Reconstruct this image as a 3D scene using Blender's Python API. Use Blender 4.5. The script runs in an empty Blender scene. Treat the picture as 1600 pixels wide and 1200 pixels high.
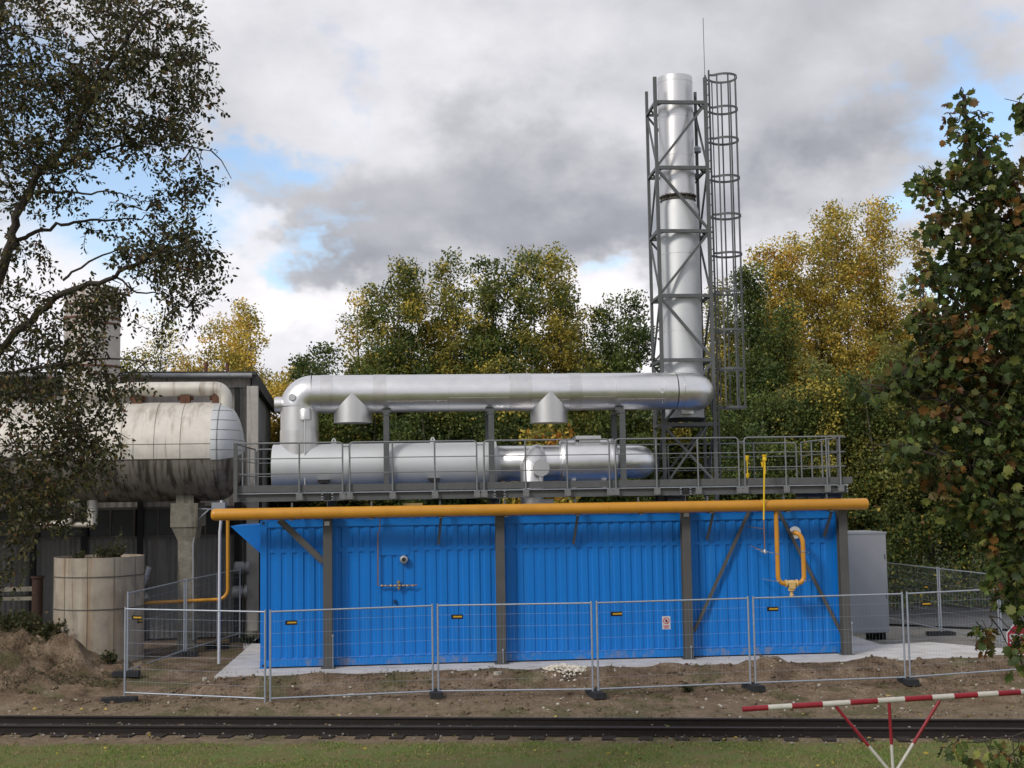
import bpy, math, random
import numpy as np
from mathutils import Vector, Matrix, noise as mn
R = math.radians
random.seed(7); rng = np.random.default_rng(7)
sc = bpy.context.scene
COL = sc.collection

# ------------------------------------------------------------------ camera
FPX, HOR, ROLL, EYE = 2000.0, 770.0, 0.0155, 3.74
_p = math.atan((HOR-600)/FPX)
FW = Vector((0, math.cos(_p), math.sin(_p)))
_u0 = Vector((1, 0, 0)).cross(FW)
UP = _u0*math.cos(ROLL)+Vector((1, 0, 0))*math.sin(ROLL)
RT = Vector((1, 0, 0))*math.cos(ROLL)-_u0*math.sin(ROLL)
CAM = Vector((0, 0, EYE))
cd = bpy.data.cameras.new('camera'); cam = bpy.data.objects.new('camera', cd); COL.objects.link(cam)
cd.sensor_width = 36; cd.lens = 36*FPX/1600; cd.clip_start = 0.2; cd.clip_end = 3000
cam.matrix_world = Matrix(((RT.x, UP.x, -FW.x, CAM.x), (RT.y, UP.y, -FW.y, CAM.y), (RT.z, UP.z, -FW.z, CAM.z), (0, 0, 0, 1)))
sc.camera = cam

def ray(x, y): return FW*FPX+RT*(x-800)-UP*(y-600)
def gnd(x, y, z=0.0):                       # point of the ground plane z seen at a pixel of the 1600 px photo
    d = ray(x, y); return CAM+d*((z-EYE)/d.z)
def at(x, y, Y):                            # point at distance Y
    d = ray(x, y); return CAM+d*(Y/d.y)

# ------------------------------------------------------------------ light
SUN_EL, SUN_AZ = 38.0, 222.0                # azimuth of the sun, clockwise from +Y
sdir = Vector((math.sin(R(SUN_AZ))*math.cos(R(SUN_EL)), math.cos(R(SUN_AZ))*math.cos(R(SUN_EL)), math.sin(R(SUN_EL))))
ld = bpy.data.lights.new('sun', 'SUN'); ld.energy = 1.6; ld.angle = R(12); ld.color = (1, .93, .84)
lo = bpy.data.objects.new('sun', ld); COL.objects.link(lo); lo.rotation_euler = (-sdir).to_track_quat('-Z', 'Y').to_euler()
sc.view_settings.view_transform = 'Standard'; sc.view_settings.look = 'None'
sc.view_settings.exposure = 0.42; sc.view_settings.gamma = 1
sc.cycles.max_bounces = 6; sc.cycles.transparent_max_bounces = 8

world = bpy.data.worlds.new('World'); sc.world = world; world.use_nodes = True
wt = world.node_tree; wt.nodes.clear()
def WN(t, **k):
    n = wt.nodes.new(t)
    for a, b in k.items(): setattr(n, a, b)
    return n
def wl(a, b): wt.links.new(a, b)
def wmath(op, a, b=None, c=None, clamp=False):
    n = WN('ShaderNodeMath', operation=op, use_clamp=clamp)
    for i, v in enumerate((a, b, c)):
        if v is None: continue
        if isinstance(v, (int, float)): n.inputs[i].default_value = v
        else: wl(v, n.inputs[i])
    return n.outputs[0]
def wvec(op, a, b=None, s=None):
    n = WN('ShaderNodeVectorMath', operation=op)
    for i, v in enumerate((a, b)):
        if v is None: continue
        if isinstance(v, (tuple, list, Vector)): n.inputs[i].default_value = tuple(v)
        else: wl(v, n.inputs[i])
    if s is not None: n.inputs['Scale'].default_value = s
    return n.outputs['Value'] if op in ('LENGTH', 'DOT_PRODUCT', 'DISTANCE') else n.outputs[0]
tc = WN('ShaderNodeTexCoord')
dirn = wvec('NORMALIZE', tc.outputs['Generated'])
flat = wvec('MULTIPLY', dirn, (1, 1, 1.45))
def wnoise(vec, scale, detail=6, rough=.55):
    n = WN('ShaderNodeTexNoise'); n.inputs['Scale'].default_value = scale; n.inputs['Detail'].default_value = detail
    n.inputs['Roughness'].default_value = rough; wl(vec, n.inputs['Vector']); return n
nd = wnoise(flat, 7, 5, .6)
dist = wvec('SCALE', wvec('SUBTRACT', nd.outputs['Color'], (.5, .5, .5)), s=.24)
dd = wvec('ADD', dirn, dist)
def blob(px, py, r, soft=.5, sy=1.0):       # soft round patch of sky in a given direction
    c = ray(px, py).normalized()
    v = wvec('SUBTRACT', dd, tuple(c))
    v = wvec('MULTIPLY', v, (1, 1, 1/sy))
    L = wvec('LENGTH', v)
    r = r/FPX
    n = WN('ShaderNodeMapRange', interpolation_type='SMOOTHSTEP'); wl(L, n.inputs[0])
    n.inputs[1].default_value = r*(1+soft); n.inputs[2].default_value = r*(1-soft)
    n.inputs[3].default_value = 0; n.inputs[4].default_value = 1
    return n.outputs[0]
n1 = wnoise(flat, 3.2, 8, .58).outputs[0]
n2 = wnoise(flat, 13, 7, .6).outputs[0]
shade = wmath('ADD', wmath('MULTIPLY_ADD', n1, .80, .09), wmath('MULTIPLY_ADD', n2, .26, -.13))
for (px, py, r, soft, sy, a) in [(900, 350, 290, .8, .40, -.18), (1190, 320, 240, .8, .42, -.17), (1050, 200, 430, .8, .6, -.05), (620, 335, 200, .8, .45, -.10), (470, 270, 110, .7, .4, -.08),
                         (560, 90, 300, .8, .7, .10), (480, 475, 120, .5, .45, .42), (350, 385, 75, .5, .6, .32), (1290, 330, 120, .6, .5, .22),
                         (950, 500, 150, .6, .6, .34), (100, 480, 220, .6, .5, .30), (1250, 520, 240, .6, .6, .24), (700, 560, 300, .6, .4, .2), (1530, 230, 90, .6, .8, .06)]:
    shade = wmath('MULTIPLY_ADD', blob(px, py, r, soft, sy), a, shade)
ramp = WN('ShaderNodeValToRGB'); wl(shade, ramp.inputs[0])
cr = ramp.color_ramp; cr.elements[0].position = .12; cr.elements[0].color = (.245, .258, .295, 1)
cr.elements[1].position = .98; cr.elements[1].color = (.80, .775, .79, 1)
e = cr.elements.new(.42); e.color = (.45, .455, .485, 1)
e = cr.elements.new(.68); e.color = (.66, .655, .69, 1)
blue = wmath('GREATER_THAN', 0.0, 1.0)
acc = None
for (px, py, r, soft, sy, a) in [(372, 215, 78, .6, .6, .95), (440, 412, 52, .6, .5, .85), (360, 280, 50, .7, .6, .7), (180, 310, 150, .5, .8, .9), (1450, 205, 105, .5, .8, 1.0), (1420, 130, 60, .6, .6, .6),
                         (925, 440, 45, .6, .5, .6), (60, 150, 120, .5, .6, .8), (510, 90, 40, .7, 1.2, .35), (1500, 420, 80, .5, .6, .6), (490, 350, 45, .7, .5, .5)]:
    b = wmath('MULTIPLY', blob(px, py, r, soft, sy), a)
    acc = b if acc is None else wmath('MAXIMUM', acc, b)
wide = WN('ShaderNodeMapRange', interpolation_type='SMOOTHSTEP'); wl(wnoise(flat, 2.3, 6, .55).outputs[0], wide.inputs[0])
wide.inputs[1].default_value = .60; wide.inputs[2].default_value = .70
# the open gaps elsewhere in the sky (not in the part ahead, whose gaps are listed above)
ahead = WN('ShaderNodeMapRange'); wl(wvec('DOT_PRODUCT', dirn, tuple(ray(800, 400).normalized())), ahead.inputs[0])
ahead.inputs[1].default_value = .90; ahead.inputs[2].default_value = .80
acc = wmath('MAXIMUM', acc, wmath('MULTIPLY', wide.outputs[0], ahead.outputs[0]), clamp=True)
sky = WN('ShaderNodeTexSky', sky_type='NISHITA'); sky.sun_disc = False
sky.sun_elevation = R(SUN_EL); sky.sun_rotation = R(SUN_AZ); sky.air_density = 1.0; sky.dust_density = .6
b1 = WN('ShaderNodeBackground'); b1.inputs[1].default_value = .15; wl(sky.outputs[0], b1.inputs[0])
b2 = WN('ShaderNodeBackground'); b2.inputs[1].default_value = 1.0; wl(ramp.outputs[0], b2.inputs[0])
mx = WN('ShaderNodeMixShader'); wl(acc, mx.inputs[0]); wl(b2.outputs[0], mx.inputs[1]); wl(b1.outputs[0], mx.inputs[2])
wo = WN('ShaderNodeOutputWorld'); wl(mx.outputs[0], wo.inputs[0])

# ------------------------------------------------------------------ materials
def mat(name, col, rough=.6, metal=0.0, var=.12, vscale=3.0, bump=0.0, bscale=30.0, streak=None, spec=.4, stretch=(1, 1, 1), rvar=.0, coat=0):
    """Principled with noise variation of the base colour; streak=(colour, amount, scale, threshold): vertical stains"""
    m = bpy.data.materials.new(name); m.use_nodes = True; nt = m.node_tree; N = nt.nodes; L = nt.links
    b = N['Principled BSDF']; b.inputs['Metallic'].default_value = metal; b.inputs['Roughness'].default_value = rough
    b.inputs['Specular IOR Level'].default_value = spec
    g = N.new('ShaderNodeNewGeometry')
    mp = N.new('ShaderNodeVectorMath'); mp.operation = 'MULTIPLY'; mp.inputs[1].default_value = stretch; L.new(g.outputs['Position'], mp.inputs[0])
    nz = N.new('ShaderNodeTexNoise'); nz.inputs['Scale'].default_value = vscale; nz.inputs['Detail'].default_value = 8; nz.inputs['Roughness'].default_value = .65
    L.new(mp.outputs[0], nz.inputs['Vector'])
    mr = N.new('ShaderNodeMapRange'); L.new(nz.outputs[0], mr.inputs[0]); mr.inputs[1].default_value = .3; mr.inputs[2].default_value = .7
    mr.inputs[3].default_value = 1-var; mr.inputs[4].default_value = 1+var
    mu = N.new('ShaderNodeVectorMath'); mu.operation = 'SCALE'; mu.inputs[0].default_value = col[:3]; L.new(mr.outputs[0], mu.inputs['Scale'])
    out = mu.outputs[0]
    for st in (streak or []):
        sc_, amt, scl, th = st[:4]; stz = st[4] if len(st) > 4 else .08
        v2 = N.new('ShaderNodeVectorMath'); v2.operation = 'MULTIPLY'; v2.inputs[1].default_value = (1, .3 if stz < .2 else 1, stz); L.new(g.outputs['Position'], v2.inputs[0])
        n2 = N.new('ShaderNodeTexNoise'); n2.inputs['Scale'].default_value = scl; n2.inputs['Detail'].default_value = 6; n2.inputs['Roughness'].default_value = .6
        L.new(v2.outputs[0], n2.inputs['Vector'])
        m2 = N.new('ShaderNodeMapRange'); L.new(n2.outputs[0], m2.inputs[0]); m2.inputs[1].default_value = th; m2.inputs[2].default_value = th+.14; m2.inputs[4].default_value = amt
        mixn = N.new('ShaderNodeMix'); mixn.data_type = 'RGBA'; L.new(m2.outputs[0], mixn.inputs[0]); L.new(out, mixn.inputs[6]); mixn.inputs[7].default_value = (*sc_, 1)
        out = mixn.outputs[2]
    L.new(out, b.inputs['Base Color'])
    if rvar:
        m3 = N.new('ShaderNodeMapRange'); L.new(nz.outputs[0], m3.inputs[0]); m3.inputs[1].default_value = .3; m3.inputs[2].default_value = .7
        m3.inputs[3].default_value = rough-rvar; m3.inputs[4].default_value = rough+rvar; L.new(m3.outputs[0], b.inputs['Roughness'])
    if bump:
        nb = N.new('ShaderNodeTexNoise'); nb.inputs['Scale'].default_value = bscale; nb.inputs['Detail'].default_value = 6; L.new(mp.outputs[0], nb.inputs['Vector'])
        bp = N.new('ShaderNodeBump'); bp.inputs['Strength'].default_value = 1; bp.inputs['Distance'].default_value = bump; L.new(nb.outputs[0], bp.inputs['Height']); L.new(bp.outputs[0], b.inputs['Normal'])
    return m
M = {}
M['blue'] = mat('blue_paint', (.003, .162, .56), .42, var=.07, vscale=1.2, spec=.35, stretch=(1, 1, .5), streak=[((.03, .19, .48), .35, 4, .56, .06), ((.16, .17, .18), .14, 9, .62, .5)], bump=.002, bscale=3)
M['bluelow'] = mat('blue_paint_splashed', (.003, .165, .54), .5, var=.10, vscale=3, streak=[((.22, .20, .18), .55, 5, .50, .6), ((.30, .16, .10), .5, 12, .63, 1)])
M['grey'] = mat('grey_paint', (.095, .10, .105), .5, var=.12, vscale=6)
M['greylight'] = mat('grey_paint_rail', (.17, .18, .19), .45, var=.1, vscale=6)
M['col'] = mat('grey_column_paint', (.082, .082, .080), .5, var=.10, vscale=3)
M['yellow'] = mat('ochre_paint', (.54, .25, .022), .38, var=.10, vscale=3, spec=.5, streak=[((.34, .16, .03), .4, 6, .58, 1)])
M['silver'] = mat('polished_aluminium', (.80, .80, .81), .33, 1.0, var=.04, vscale=2.5, rvar=.05, bump=.0022, bscale=2.2)
M['sleeve'] = mat('brushed_aluminium', (.70, .70, .71), .44, 1.0, var=.06, vscale=3, rvar=.05, bump=.001, bscale=14, stretch=(1, 1, .2))
M['band'] = mat('aluminium_band', (.71, .70, .70), .36, 1.0, var=.05, vscale=5, rvar=.04)
M['matte_al'] = mat('matt_aluminium', (.56, .58, .60), .58, .5, var=.05, vscale=1.5, rvar=.04)
M['galv'] = mat('galvanised_steel', (.38, .41, .46), .42, .75, var=.15, vscale=20)
M['galvp'] = mat('galvanised_tube', (.36, .40, .46), .45, .5, var=.15, vscale=20)
M['wire'] = mat('galvanised_wire', (.36, .42, .50), .5, .3, var=.1, vscale=20)
M['wire_far'] = M['wire']
M['black'] = mat('black_rubber', (.022, .024, .028), .8, var=.3, vscale=12, bump=.004, bscale=40)
M['tag'] = mat('black_plastic', (.01, .01, .012), .5)
M['tagy'] = mat('yellow_print', (.62, .36, .02), .5)
M['white'] = mat('white_plastic', (.52, .53, .57), .5, var=.05)
M['signred'] = mat('red_print', (.50, .012, .02), .45)
M['stopred'] = mat('red_sign_face', (.27, .010, .028), .4, var=.05)
M['hand'] = mat('dark_print', (.12, .01, .01), .5)
M['barred'] = mat('red_gloss_paint', (.24, .016, .026), .4, var=.18, vscale=9, streak=[((.20, .03, .03), .5, 14, .6, 1)])
M['barwhite'] = mat('white_gloss_paint', (.50, .49, .45), .45, var=.12, vscale=9, streak=[((.36, .33, .28), .6, 16, .6, 1)])
M['copper'] = mat('copper_pipe', (.34, .19, .10), .45, .6, var=.15)
M['brass'] = mat('brass_valve', (.42, .34, .20), .4, .7, var=.2)
M['cream'] = mat('cream_valve_paint', (.62, .43, .16), .45, var=.1)
M['yellow2'] = mat('bright_yellow_paint', (.70, .47, .02), .4, var=.1)
M['concrete'] = mat('pale_concrete', (.50, .49, .49), .85, var=.12, vscale=2.0, bump=.004, bscale=40, streak=[((.33, .31, .28), .6, 1.6, .50, 1), ((.24, .20, .16), .5, 5, .60, 1)])
M['oldconc'] = mat('weathered_concrete', (.20, .185, .15), .9, var=.3, vscale=5, bump=.012, bscale=25, streak=[((.07, .065, .045), .8, 5, .5, .12), ((.30, .25, .15), .4, 3, .55, .1)])
M['plaster'] = mat('pale_pillar_render', (.42, .40, .37), .9, var=.12, vscale=4, bump=.006, bscale=25, streak=[((.20, .18, .15), .5, 6, .56, .1)])
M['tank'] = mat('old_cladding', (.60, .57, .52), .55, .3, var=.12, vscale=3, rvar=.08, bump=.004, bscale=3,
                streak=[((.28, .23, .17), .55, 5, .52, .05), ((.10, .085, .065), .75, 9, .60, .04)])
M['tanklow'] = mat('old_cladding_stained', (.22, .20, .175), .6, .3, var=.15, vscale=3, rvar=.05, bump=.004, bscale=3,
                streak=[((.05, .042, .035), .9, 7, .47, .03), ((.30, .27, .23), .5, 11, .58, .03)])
M['stackold'] = mat('old_stack_metal', (.46, .43, .40), .6, .3, var=.15, vscale=4, bump=.003, bscale=4, streak=[((.17, .12, .09), .7, 6, .53, .05)])
M['seam'] = mat('dark_seam', (.10, .09, .08), .7)
M['silo'] = mat('rusty_cream_cladding', (.33, .29, .235), .8, .0, var=.15, vscale=3, streak=[((.26, .15, .06), .6, 4.5, .53, .05), ((.15, .13, .11), .5, 2.2, .52, .5), ((.50, .46, .38), .6, 3, .56, .04), ((.12, .07, .04), .6, 8, .61, .04)])
M['wall'] = mat('grey_corrugated_sheet', (.20, .20, .195), .75, .1, var=.15, vscale=2, streak=[((.09, .085, .08), .6, 4, .52, .06), ((.17, .10, .06), .4, 5, .62, .05)])
M['wallup'] = mat('pale_corrugated_sheet', (.33, .31, .29), .8, var=.15, vscale=2, streak=[((.15, .13, .12), .6, 5, .54, .1)])
M['dark'] = mat('tarred_black', (.018, .018, .019), .8, var=.3)
M['roof'] = mat('roofing_felt', (.05, .05, .052), .85, var=.2)
M['glassd'] = mat('dirty_window', (.02, .022, .024), .35, var=.4, vscale=3)
M['gutter'] = mat('zinc_gutter', (.26, .27, .28), .5, .4, var=.2)
M['rust'] = mat('rusty_iron', (.12, .055, .035), .85, var=.35, vscale=8)
M['rustdark'] = mat('old_dark_rust', (.045, .024, .018), .9, var=.35, vscale=8)
M['rail'] = mat('rusty_rail', (.014, .010, .009), .8, var=.35, vscale=8, bump=.003, bscale=30)
M['railtop'] = mat('worn_rail_head', (.06, .055, .052), .5, .4, var=.25, vscale=5)
M['sleeper'] = mat('tarred_sleeper', (.022, .016, .013), .9, var=.4, vscale=12, bump=.01)
M['foil'] = mat('crumpled_foil', (.5, .5, .5), .4, .8, var=.2, vscale=12, bump=.03, bscale=14)
M['cabinet'] = mat('pale_grey_cabinet_paint', (.265, .285, .315), .5, var=.05, vscale=2)
M['bark'] = mat('dark_bark', (.045, .035, .028), .9, var=.35, vscale=12, bump=.012, bscale=30, stretch=(1, 1, .3))
M['bark2'] = mat('grey_bark', (.11, .095, .075), .9, var=.35, vscale=8, bump=.01, bscale=20)
M['asphalt'] = mat('asphalt', (.105, .105, .112), .85, var=.15, vscale=1.2, bump=.004, bscale=60)
M['stone'] = mat('limestone_chip', (.40, .38, .33), .9, var=.25, vscale=10)
M['oldstone'] = mat('dirty_stone_chip', (.22, .20, .175), .9, var=.35, vscale=10)
M['bed'] = mat('oily_track_bed', (.045, .035, .028), .95, var=.5, vscale=7, bump=.02, bscale=30)
M['plasterpile'] = mat('plaster_rubble', (.62, .58, .50), .95, var=.2, vscale=14, bump=.01)
M['hill'] = mat('hillside', (.10, .13, .06), .95, var=.35, vscale=.05)
M['dirtpile'] = None

def leafmat(name, trans=.3, rough=.55):
    m = bpy.data.materials.new(name); m.use_nodes = True; nt = m.node_tree; N = nt.nodes; L = nt.links
    b = N['Principled BSDF']; b.inputs['Roughness'].default_value = rough; b.inputs['Specular IOR Level'].default_value = .3
    a = N.new('ShaderNodeAttribute'); a.attribute_name = 'leafcol'; L.new(a.outputs['Color'], b.inputs['Base Color'])
    t = N.new('ShaderNodeBsdfTranslucent'); L.new(a.outputs['Color'], t.inputs['Color'])
    mxx = N.new('ShaderNodeMixShader'); mxx.inputs[0].default_value = trans
    L.new(b.outputs[0], mxx.inputs[1]); L.new(t.outputs[0], mxx.inputs[2]); L.new(mxx.outputs[0], N['Material Output'].inputs['Surface'])
    return m
M['leaf'] = leafmat('leaves', .38); M['grassblade'] = leafmat('grass_blades', .25, .7)

def groundmat():
    m = bpy.data.materials.new('soil_and_turf'); m.use_nodes = True; nt = m.node_tree; N = nt.nodes; L = nt.links
    b = N['Principled BSDF']; b.inputs['Roughness'].default_value = .95; b.inputs['Specular IOR Level'].default_value = .15
    g = N.new('ShaderNodeNewGeometry')
    def nz(s, d=8, r=.65):
        n = N.new('ShaderNodeTexNoise'); n.inputs['Scale'].default_value = s; n.inputs['Detail'].default_value = d; n.inputs['Roughness'].default_value = r
        L.new(g.outputs['Position'], n.inputs['Vector']); return n.outputs[0]
    def rampn(src, pts):
        r = N.new('ShaderNodeValToRGB'); L.new(src, r.inputs[0]); c = r.color_ramp
        c.elements[0].position, c.elements[0].color = pts[0][0], (*pts[0][1], 1); c.elements[1].position, c.elements[1].color = pts[-1][0], (*pts[-1][1], 1)
        for p, k in pts[1:-1]:
            e = c.elements.new(p); e.color = (*k, 1)
        return r.outputs[0]
    soil = rampn(nz(1.6, 12, .72), [(.30, (.070, .048, .032)), (.44, (.168, .120, .080)), (.56, (.25, .186, .130)), (.72, (.40, .32, .245))])
    fine = rampn(nz(22, 6, .7), [(.36, (.52, .50, .48)), (.5, (1, 1, 1)), (.68, (1.4, 1.4, 1.42))])
    mm = N.new('ShaderNodeMix'); mm.data_type = 'RGBA'; mm.blend_type = 'MULTIPLY'; mm.inputs[0].default_value = .85; L.new(soil, mm.inputs[6]); L.new(fine, mm.inputs[7])
    # sandy path between bank and track: by place, ragged edge
    sp = N.new('ShaderNodeSeparateXYZ'); L.new(g.outputs['Position'], sp.inputs[0])
    def mth(op, a, b_=None, c=None, cl=False):
        n = N.new('ShaderNodeMath'); n.operation = op; n.use_clamp = cl
        for i, v in enumerate((a, b_, c)):
            if v is None: continue
            if isinstance(v, (int, float)): n.inputs[i].default_value = v
            else: L.new(v, n.inputs[i])
        return n.outputs[0]
    def band(src, a, b_):
        n = N.new('ShaderNodeMapRange'); n.interpolation_type = 'SMOOTHSTEP'; L.new(src, n.inputs[0]); n.inputs[1].default_value = a; n.inputs[2].default_value = b_; return n.outputs[0]
    yy = mth('ADD', sp.outputs[1], mth('MULTIPLY', sp.outputs[0], .06))
    yw = mth('MULTIPLY_ADD', nz(1.1, 5), 2.4, mth('ADD', yy, -1.2))
    sand = mth('MULTIPLY', band(yw, 26.3, 25.4), .75)
    sandc = rampn(nz(5, 10, .75), [(.3, (.14, .108, .07)), (.6, (.30, .235, .165)), (.75, (.42, .34, .26))])
    m2 = N.new('ShaderNodeMix'); m2.data_type = 'RGBA'; L.new(sand, m2.inputs[0]); L.new(mm.outputs[2], m2.inputs[6]); L.new(sandc, m2.inputs[7])
    # gravel east of the plant
    xw = mth('MULTIPLY_ADD', nz(.8, 4), 1.5, sp.outputs[0])
    gv = mth('MULTIPLY', band(xw, 7.0, 9.0), band(yw, 29.2, 30.2))
    gc = rampn(nz(16, 5, .8), [(.32, (.13, .12, .11)), (.5, (.27, .26, .245)), (.68, (.42, .41, .40))])
    m3 = N.new('ShaderNodeMix'); m3.data_type = 'RGBA'; L.new(gv, m3.inputs[0]); L.new(m2.outputs[2], m3.inputs[6]); L.new(gc, m3.inputs[7])
    # moss and turf patches
    gp = mth('MULTIPLY', band(nz(.9, 6, .6), .53, .62), .55)
    grc = rampn(nz(7, 8, .7), [(.3, (.045, .055, .018)), (.5, (.085, .10, .035)), (.7, (.16, .15, .07))])
    m4 = N.new('ShaderNodeMix'); m4.data_type = 'RGBA'; L.new(gp, m4.inputs[0]); L.new(m3.outputs[2], m4.inputs[6]); L.new(grc, m4.inputs[7])
    lawn = band(mth('MULTIPLY_ADD', nz(3, 5), .7, mth('ADD', yy, -.35)), 22.45, 22.1)
    turf = rampn(nz(2.2, 10, .7), [(.32, (.21, .165, .09)), (.45, (.20, .185, .08)), (.58, (.15, .20, .06)), (.72, (.26, .23, .12))])
    m5 = N.new('ShaderNodeMix'); m5.data_type = 'RGBA'; L.new(lawn, m5.inputs[0]); L.new(m4.outputs[2], m5.inputs[6]); L.new(turf, m5.inputs[7])
    far = band(sp.outputs[1], 40, 44)
    m6 = N.new('ShaderNodeMix'); m6.data_type = 'RGBA'; L.new(far, m6.inputs[0]); L.new(m5.outputs[2], m6.inputs[6]); m6.inputs[7].default_value = (.05, .055, .025, 1)
    L.new(m6.outputs[2], b.inputs['Base Color'])
    bp = N.new('ShaderNodeBump'); bp.inputs['Distance'].default_value = .09; bp.inputs['Strength'].default_value = 1
    hsum = mth('ADD', nz(9, 9, .72), mth('MULTIPLY', nz(45, 3), .35)); L.new(hsum, bp.inputs['Height']); L.new(bp.outputs[0], b.inputs['Normal'])
    return m
M['ground'] = groundmat()

# ------------------------------------------------------------------ frames of reference
ORG = gnd(406.5, 1045, 0); _b = gnd(1319, 1021, 0)
TH = math.atan2(_b.y-ORG.y, _b.x-ORG.x); LEN = (_b-ORG).length        # plant axis; length 13.06 m
class Frame:
    def __init__(s, o, a): s.o = Vector(o); s.a = a; s.u = Vector((math.cos(a), math.sin(a), 0)); s.w = Vector((-math.sin(a), math.cos(a), 0))
    def __call__(s, p): return s.o+s.u*p[0]+s.w*p[1]+Vector((0, 0, p[2]))
    def px(s, x, y, w=0.0):                 # the (u, w, z) at depth w behind the frame's origin line seen at a pixel
        d = ray(x, y); P0 = s.o+s.w*w; t = (P0-CAM).dot(s.w)/d.dot(s.w); P = CAM+d*t
        return ((P-s.o).dot(s.u), w, P.z)
P = Frame(ORG, TH)
W = Frame((0, 0, 0), 0)
def U(x, w=0, y=900): return P.px(x, y, w)[0]
def Z(x, y, w=0): return P.px(x, y, w)[2]

# ------------------------------------------------------------------ mesh builder
class MB:
    def __init__(s, fr=W): s.v = []; s.f = []; s.sm = []; s.mi = []; s.fr = fr; s.cur = 0
    def add(s, vs, fs, smooth=False):
        o = len(s.v); s.v += [tuple(v) for v in vs]; s.f += [tuple(i+o for i in f) for f in fs]; s.sm += [smooth]*len(fs); s.mi += [s.cur]*len(fs); return s
    def box(s, a, b):
        x0, y0, z0 = [min(i, j) for i, j in zip(a, b)]; x1, y1, z1 = [max(i, j) for i, j in zip(a, b)]
        return s.add([(x0, y0, z0), (x1, y0, z0), (x1, y1, z0), (x0, y1, z0), (x0, y0, z1), (x1, y0, z1), (x1, y1, z1), (x0, y1, z1)],
              [(3, 2, 1, 0), (4, 5, 6, 7), (0, 1, 5, 4), (1, 2, 6, 5), (2, 3, 7, 6), (3, 0, 4, 7)])
    def bar(s, p, q, wd, ht=None, up=(0, 0, 1)):        # rectangular bar from p to q
        p, q = Vector(p), Vector(q); d = (q-p).normalized(); ht = ht or wd
        upv = Vector(up)
        if abs(d.dot(upv)) > .95: upv = Vector((0, 1, 0))
        sd = d.cross(upv).normalized()*wd/2; uu = sd.cross(d).normalized()*ht/2
        vs = [c+sd*a+uu*b for c in (p, q) for a, b in ((-1, -1), (1, -1), (1, 1), (-1, 1))]
        return s.add(vs, [(0, 1, 2, 3), (7, 6, 5, 4), (0, 4, 5, 1), (1, 5, 6, 2), (2, 6, 7, 3), (3, 7, 4, 0)])
    def hbeam(s, p, q, wd, ht, up=(0, 1, 0), tf=.012):   # H section: flanges square to up
        p, q = Vector(p), Vector(q); d = (q-p).normalized(); upv = Vector(up); sd = d.cross(upv).normalized(); uu = sd.cross(d).normalized()
        for k in (-1, 1): s.bar(p+uu*k*(ht/2-tf/2), q+uu*k*(ht/2-tf/2), wd, tf, uu)
        return s.bar(p, q, tf*.8, ht-2*tf-.002, uu)
    def tube(s, pts, r, n=10, caps=True, smooth=True):
        pts = [Vector(p) for p in pts]; rs = r if isinstance(r, (list, tuple)) else [r]*len(pts); rings = []
        prev = None
        for i, p in enumerate(pts):
            d = (pts[min(i+1, len(pts)-1)]-pts[max(i-1, 0)]).normalized()
            if prev is None: a = d.orthogonal().normalized()
            else: a = (prev-d*prev.dot(d)).normalized()
            prev = a; b = d.cross(a)
            rings.append([p+(a*math.cos(2*math.pi*k/n)+b*math.sin(2*math.pi*k/n))*rs[i] for k in range(n)])
        vs = [v for g in rings for v in g]
        fs = [(i*n+k, i*n+(k+1) % n, (i+1)*n+(k+1) % n, (i+1)*n+k) for i in range(len(pts)-1) for k in range(n)]
        s.add(vs, fs, smooth)
        if caps:
            s.add(rings[0], [tuple(range(n))[::-1]]); s.add(rings[-1], [tuple(range(n))])
        return s
    def lathe(s, p, q, prof, n=40, smooth=True, caps=True):  # prof: (t along p->q in metres, radius)
        p, q = Vector(p), Vector(q); d = (q-p).normalized(); a = d.orthogonal().normalized(); b = d.cross(a)
        ring = lambda t, r: [p+d*t+(a*math.cos(2*math.pi*k/n)+b*math.sin(2*math.pi*k/n))*r for k in range(n)]
        run = [prof[0]]; runs = []
        for i in range(1, len(prof)):       # break the smooth shading where the profile turns sharply
            run.append(prof[i])
            if i < len(prof)-1:
                v1 = Vector((prof[i][0]-prof[i-1][0], prof[i][1]-prof[i-1][1])); v2 = Vector((prof[i+1][0]-prof[i][0], prof[i+1][1]-prof[i][1]))
                if v1.length < 1e-6 or v2.length < 1e-6 or v1.angle(v2) > .7: runs.append(run); run = [prof[i]]
        runs.append(run)
        for rn_ in runs:
            vs = [v for t, r in rn_ for v in ring(t, r)]
            s.add(vs, [(i*n+k, i*n+(k+1) % n, (i+1)*n+(k+1) % n, (i+1)*n+k) for i in range(len(rn_)-1) for k in range(n)], smooth)
        if caps: s.add(ring(*prof[0]), [tuple(range(n))[::-1]]); s.add(ring(*prof[-1]), [tuple(range(n))])
        return s
    def prism(s, poly, d):          # poly: list of 3-D points in one plane, d: extrusion vector
        n = len(poly); d = Vector(d); A = [Vector(p) for p in poly]; B = [p+d for p in A]
        return s.add(A+B, [tuple(range(n))[::-1], tuple(range(n, 2*n))]+[(i, (i+1) % n, n+(i+1) % n, n+i) for i in range(n)])
    def build(s, name, m, parent=None):
        inv = Matrix.Identity(4)
        if parent is not None: inv = MATS[parent.name].inverted()
        vs = [inv @ s.fr(v) for v in s.v]
        me = bpy.data.meshes.new(name); me.from_pydata([tuple(v) for v in vs], [], s.f)
        me.polygons.foreach_set('use_smooth', s.sm)
        for x in (m if isinstance(m, (list, tuple)) else [m]): me.materials.append(M[x] if isinstance(x, str) else x)
        me.polygons.foreach_set('material_index', s.mi)
        me.update()
        o = bpy.data.objects.new(name, me); COL.objects.link(o)
        if parent is not None: o.parent = parent; MATS[o.name] = MATS[parent.name]
        return o
MATS = {}
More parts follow.
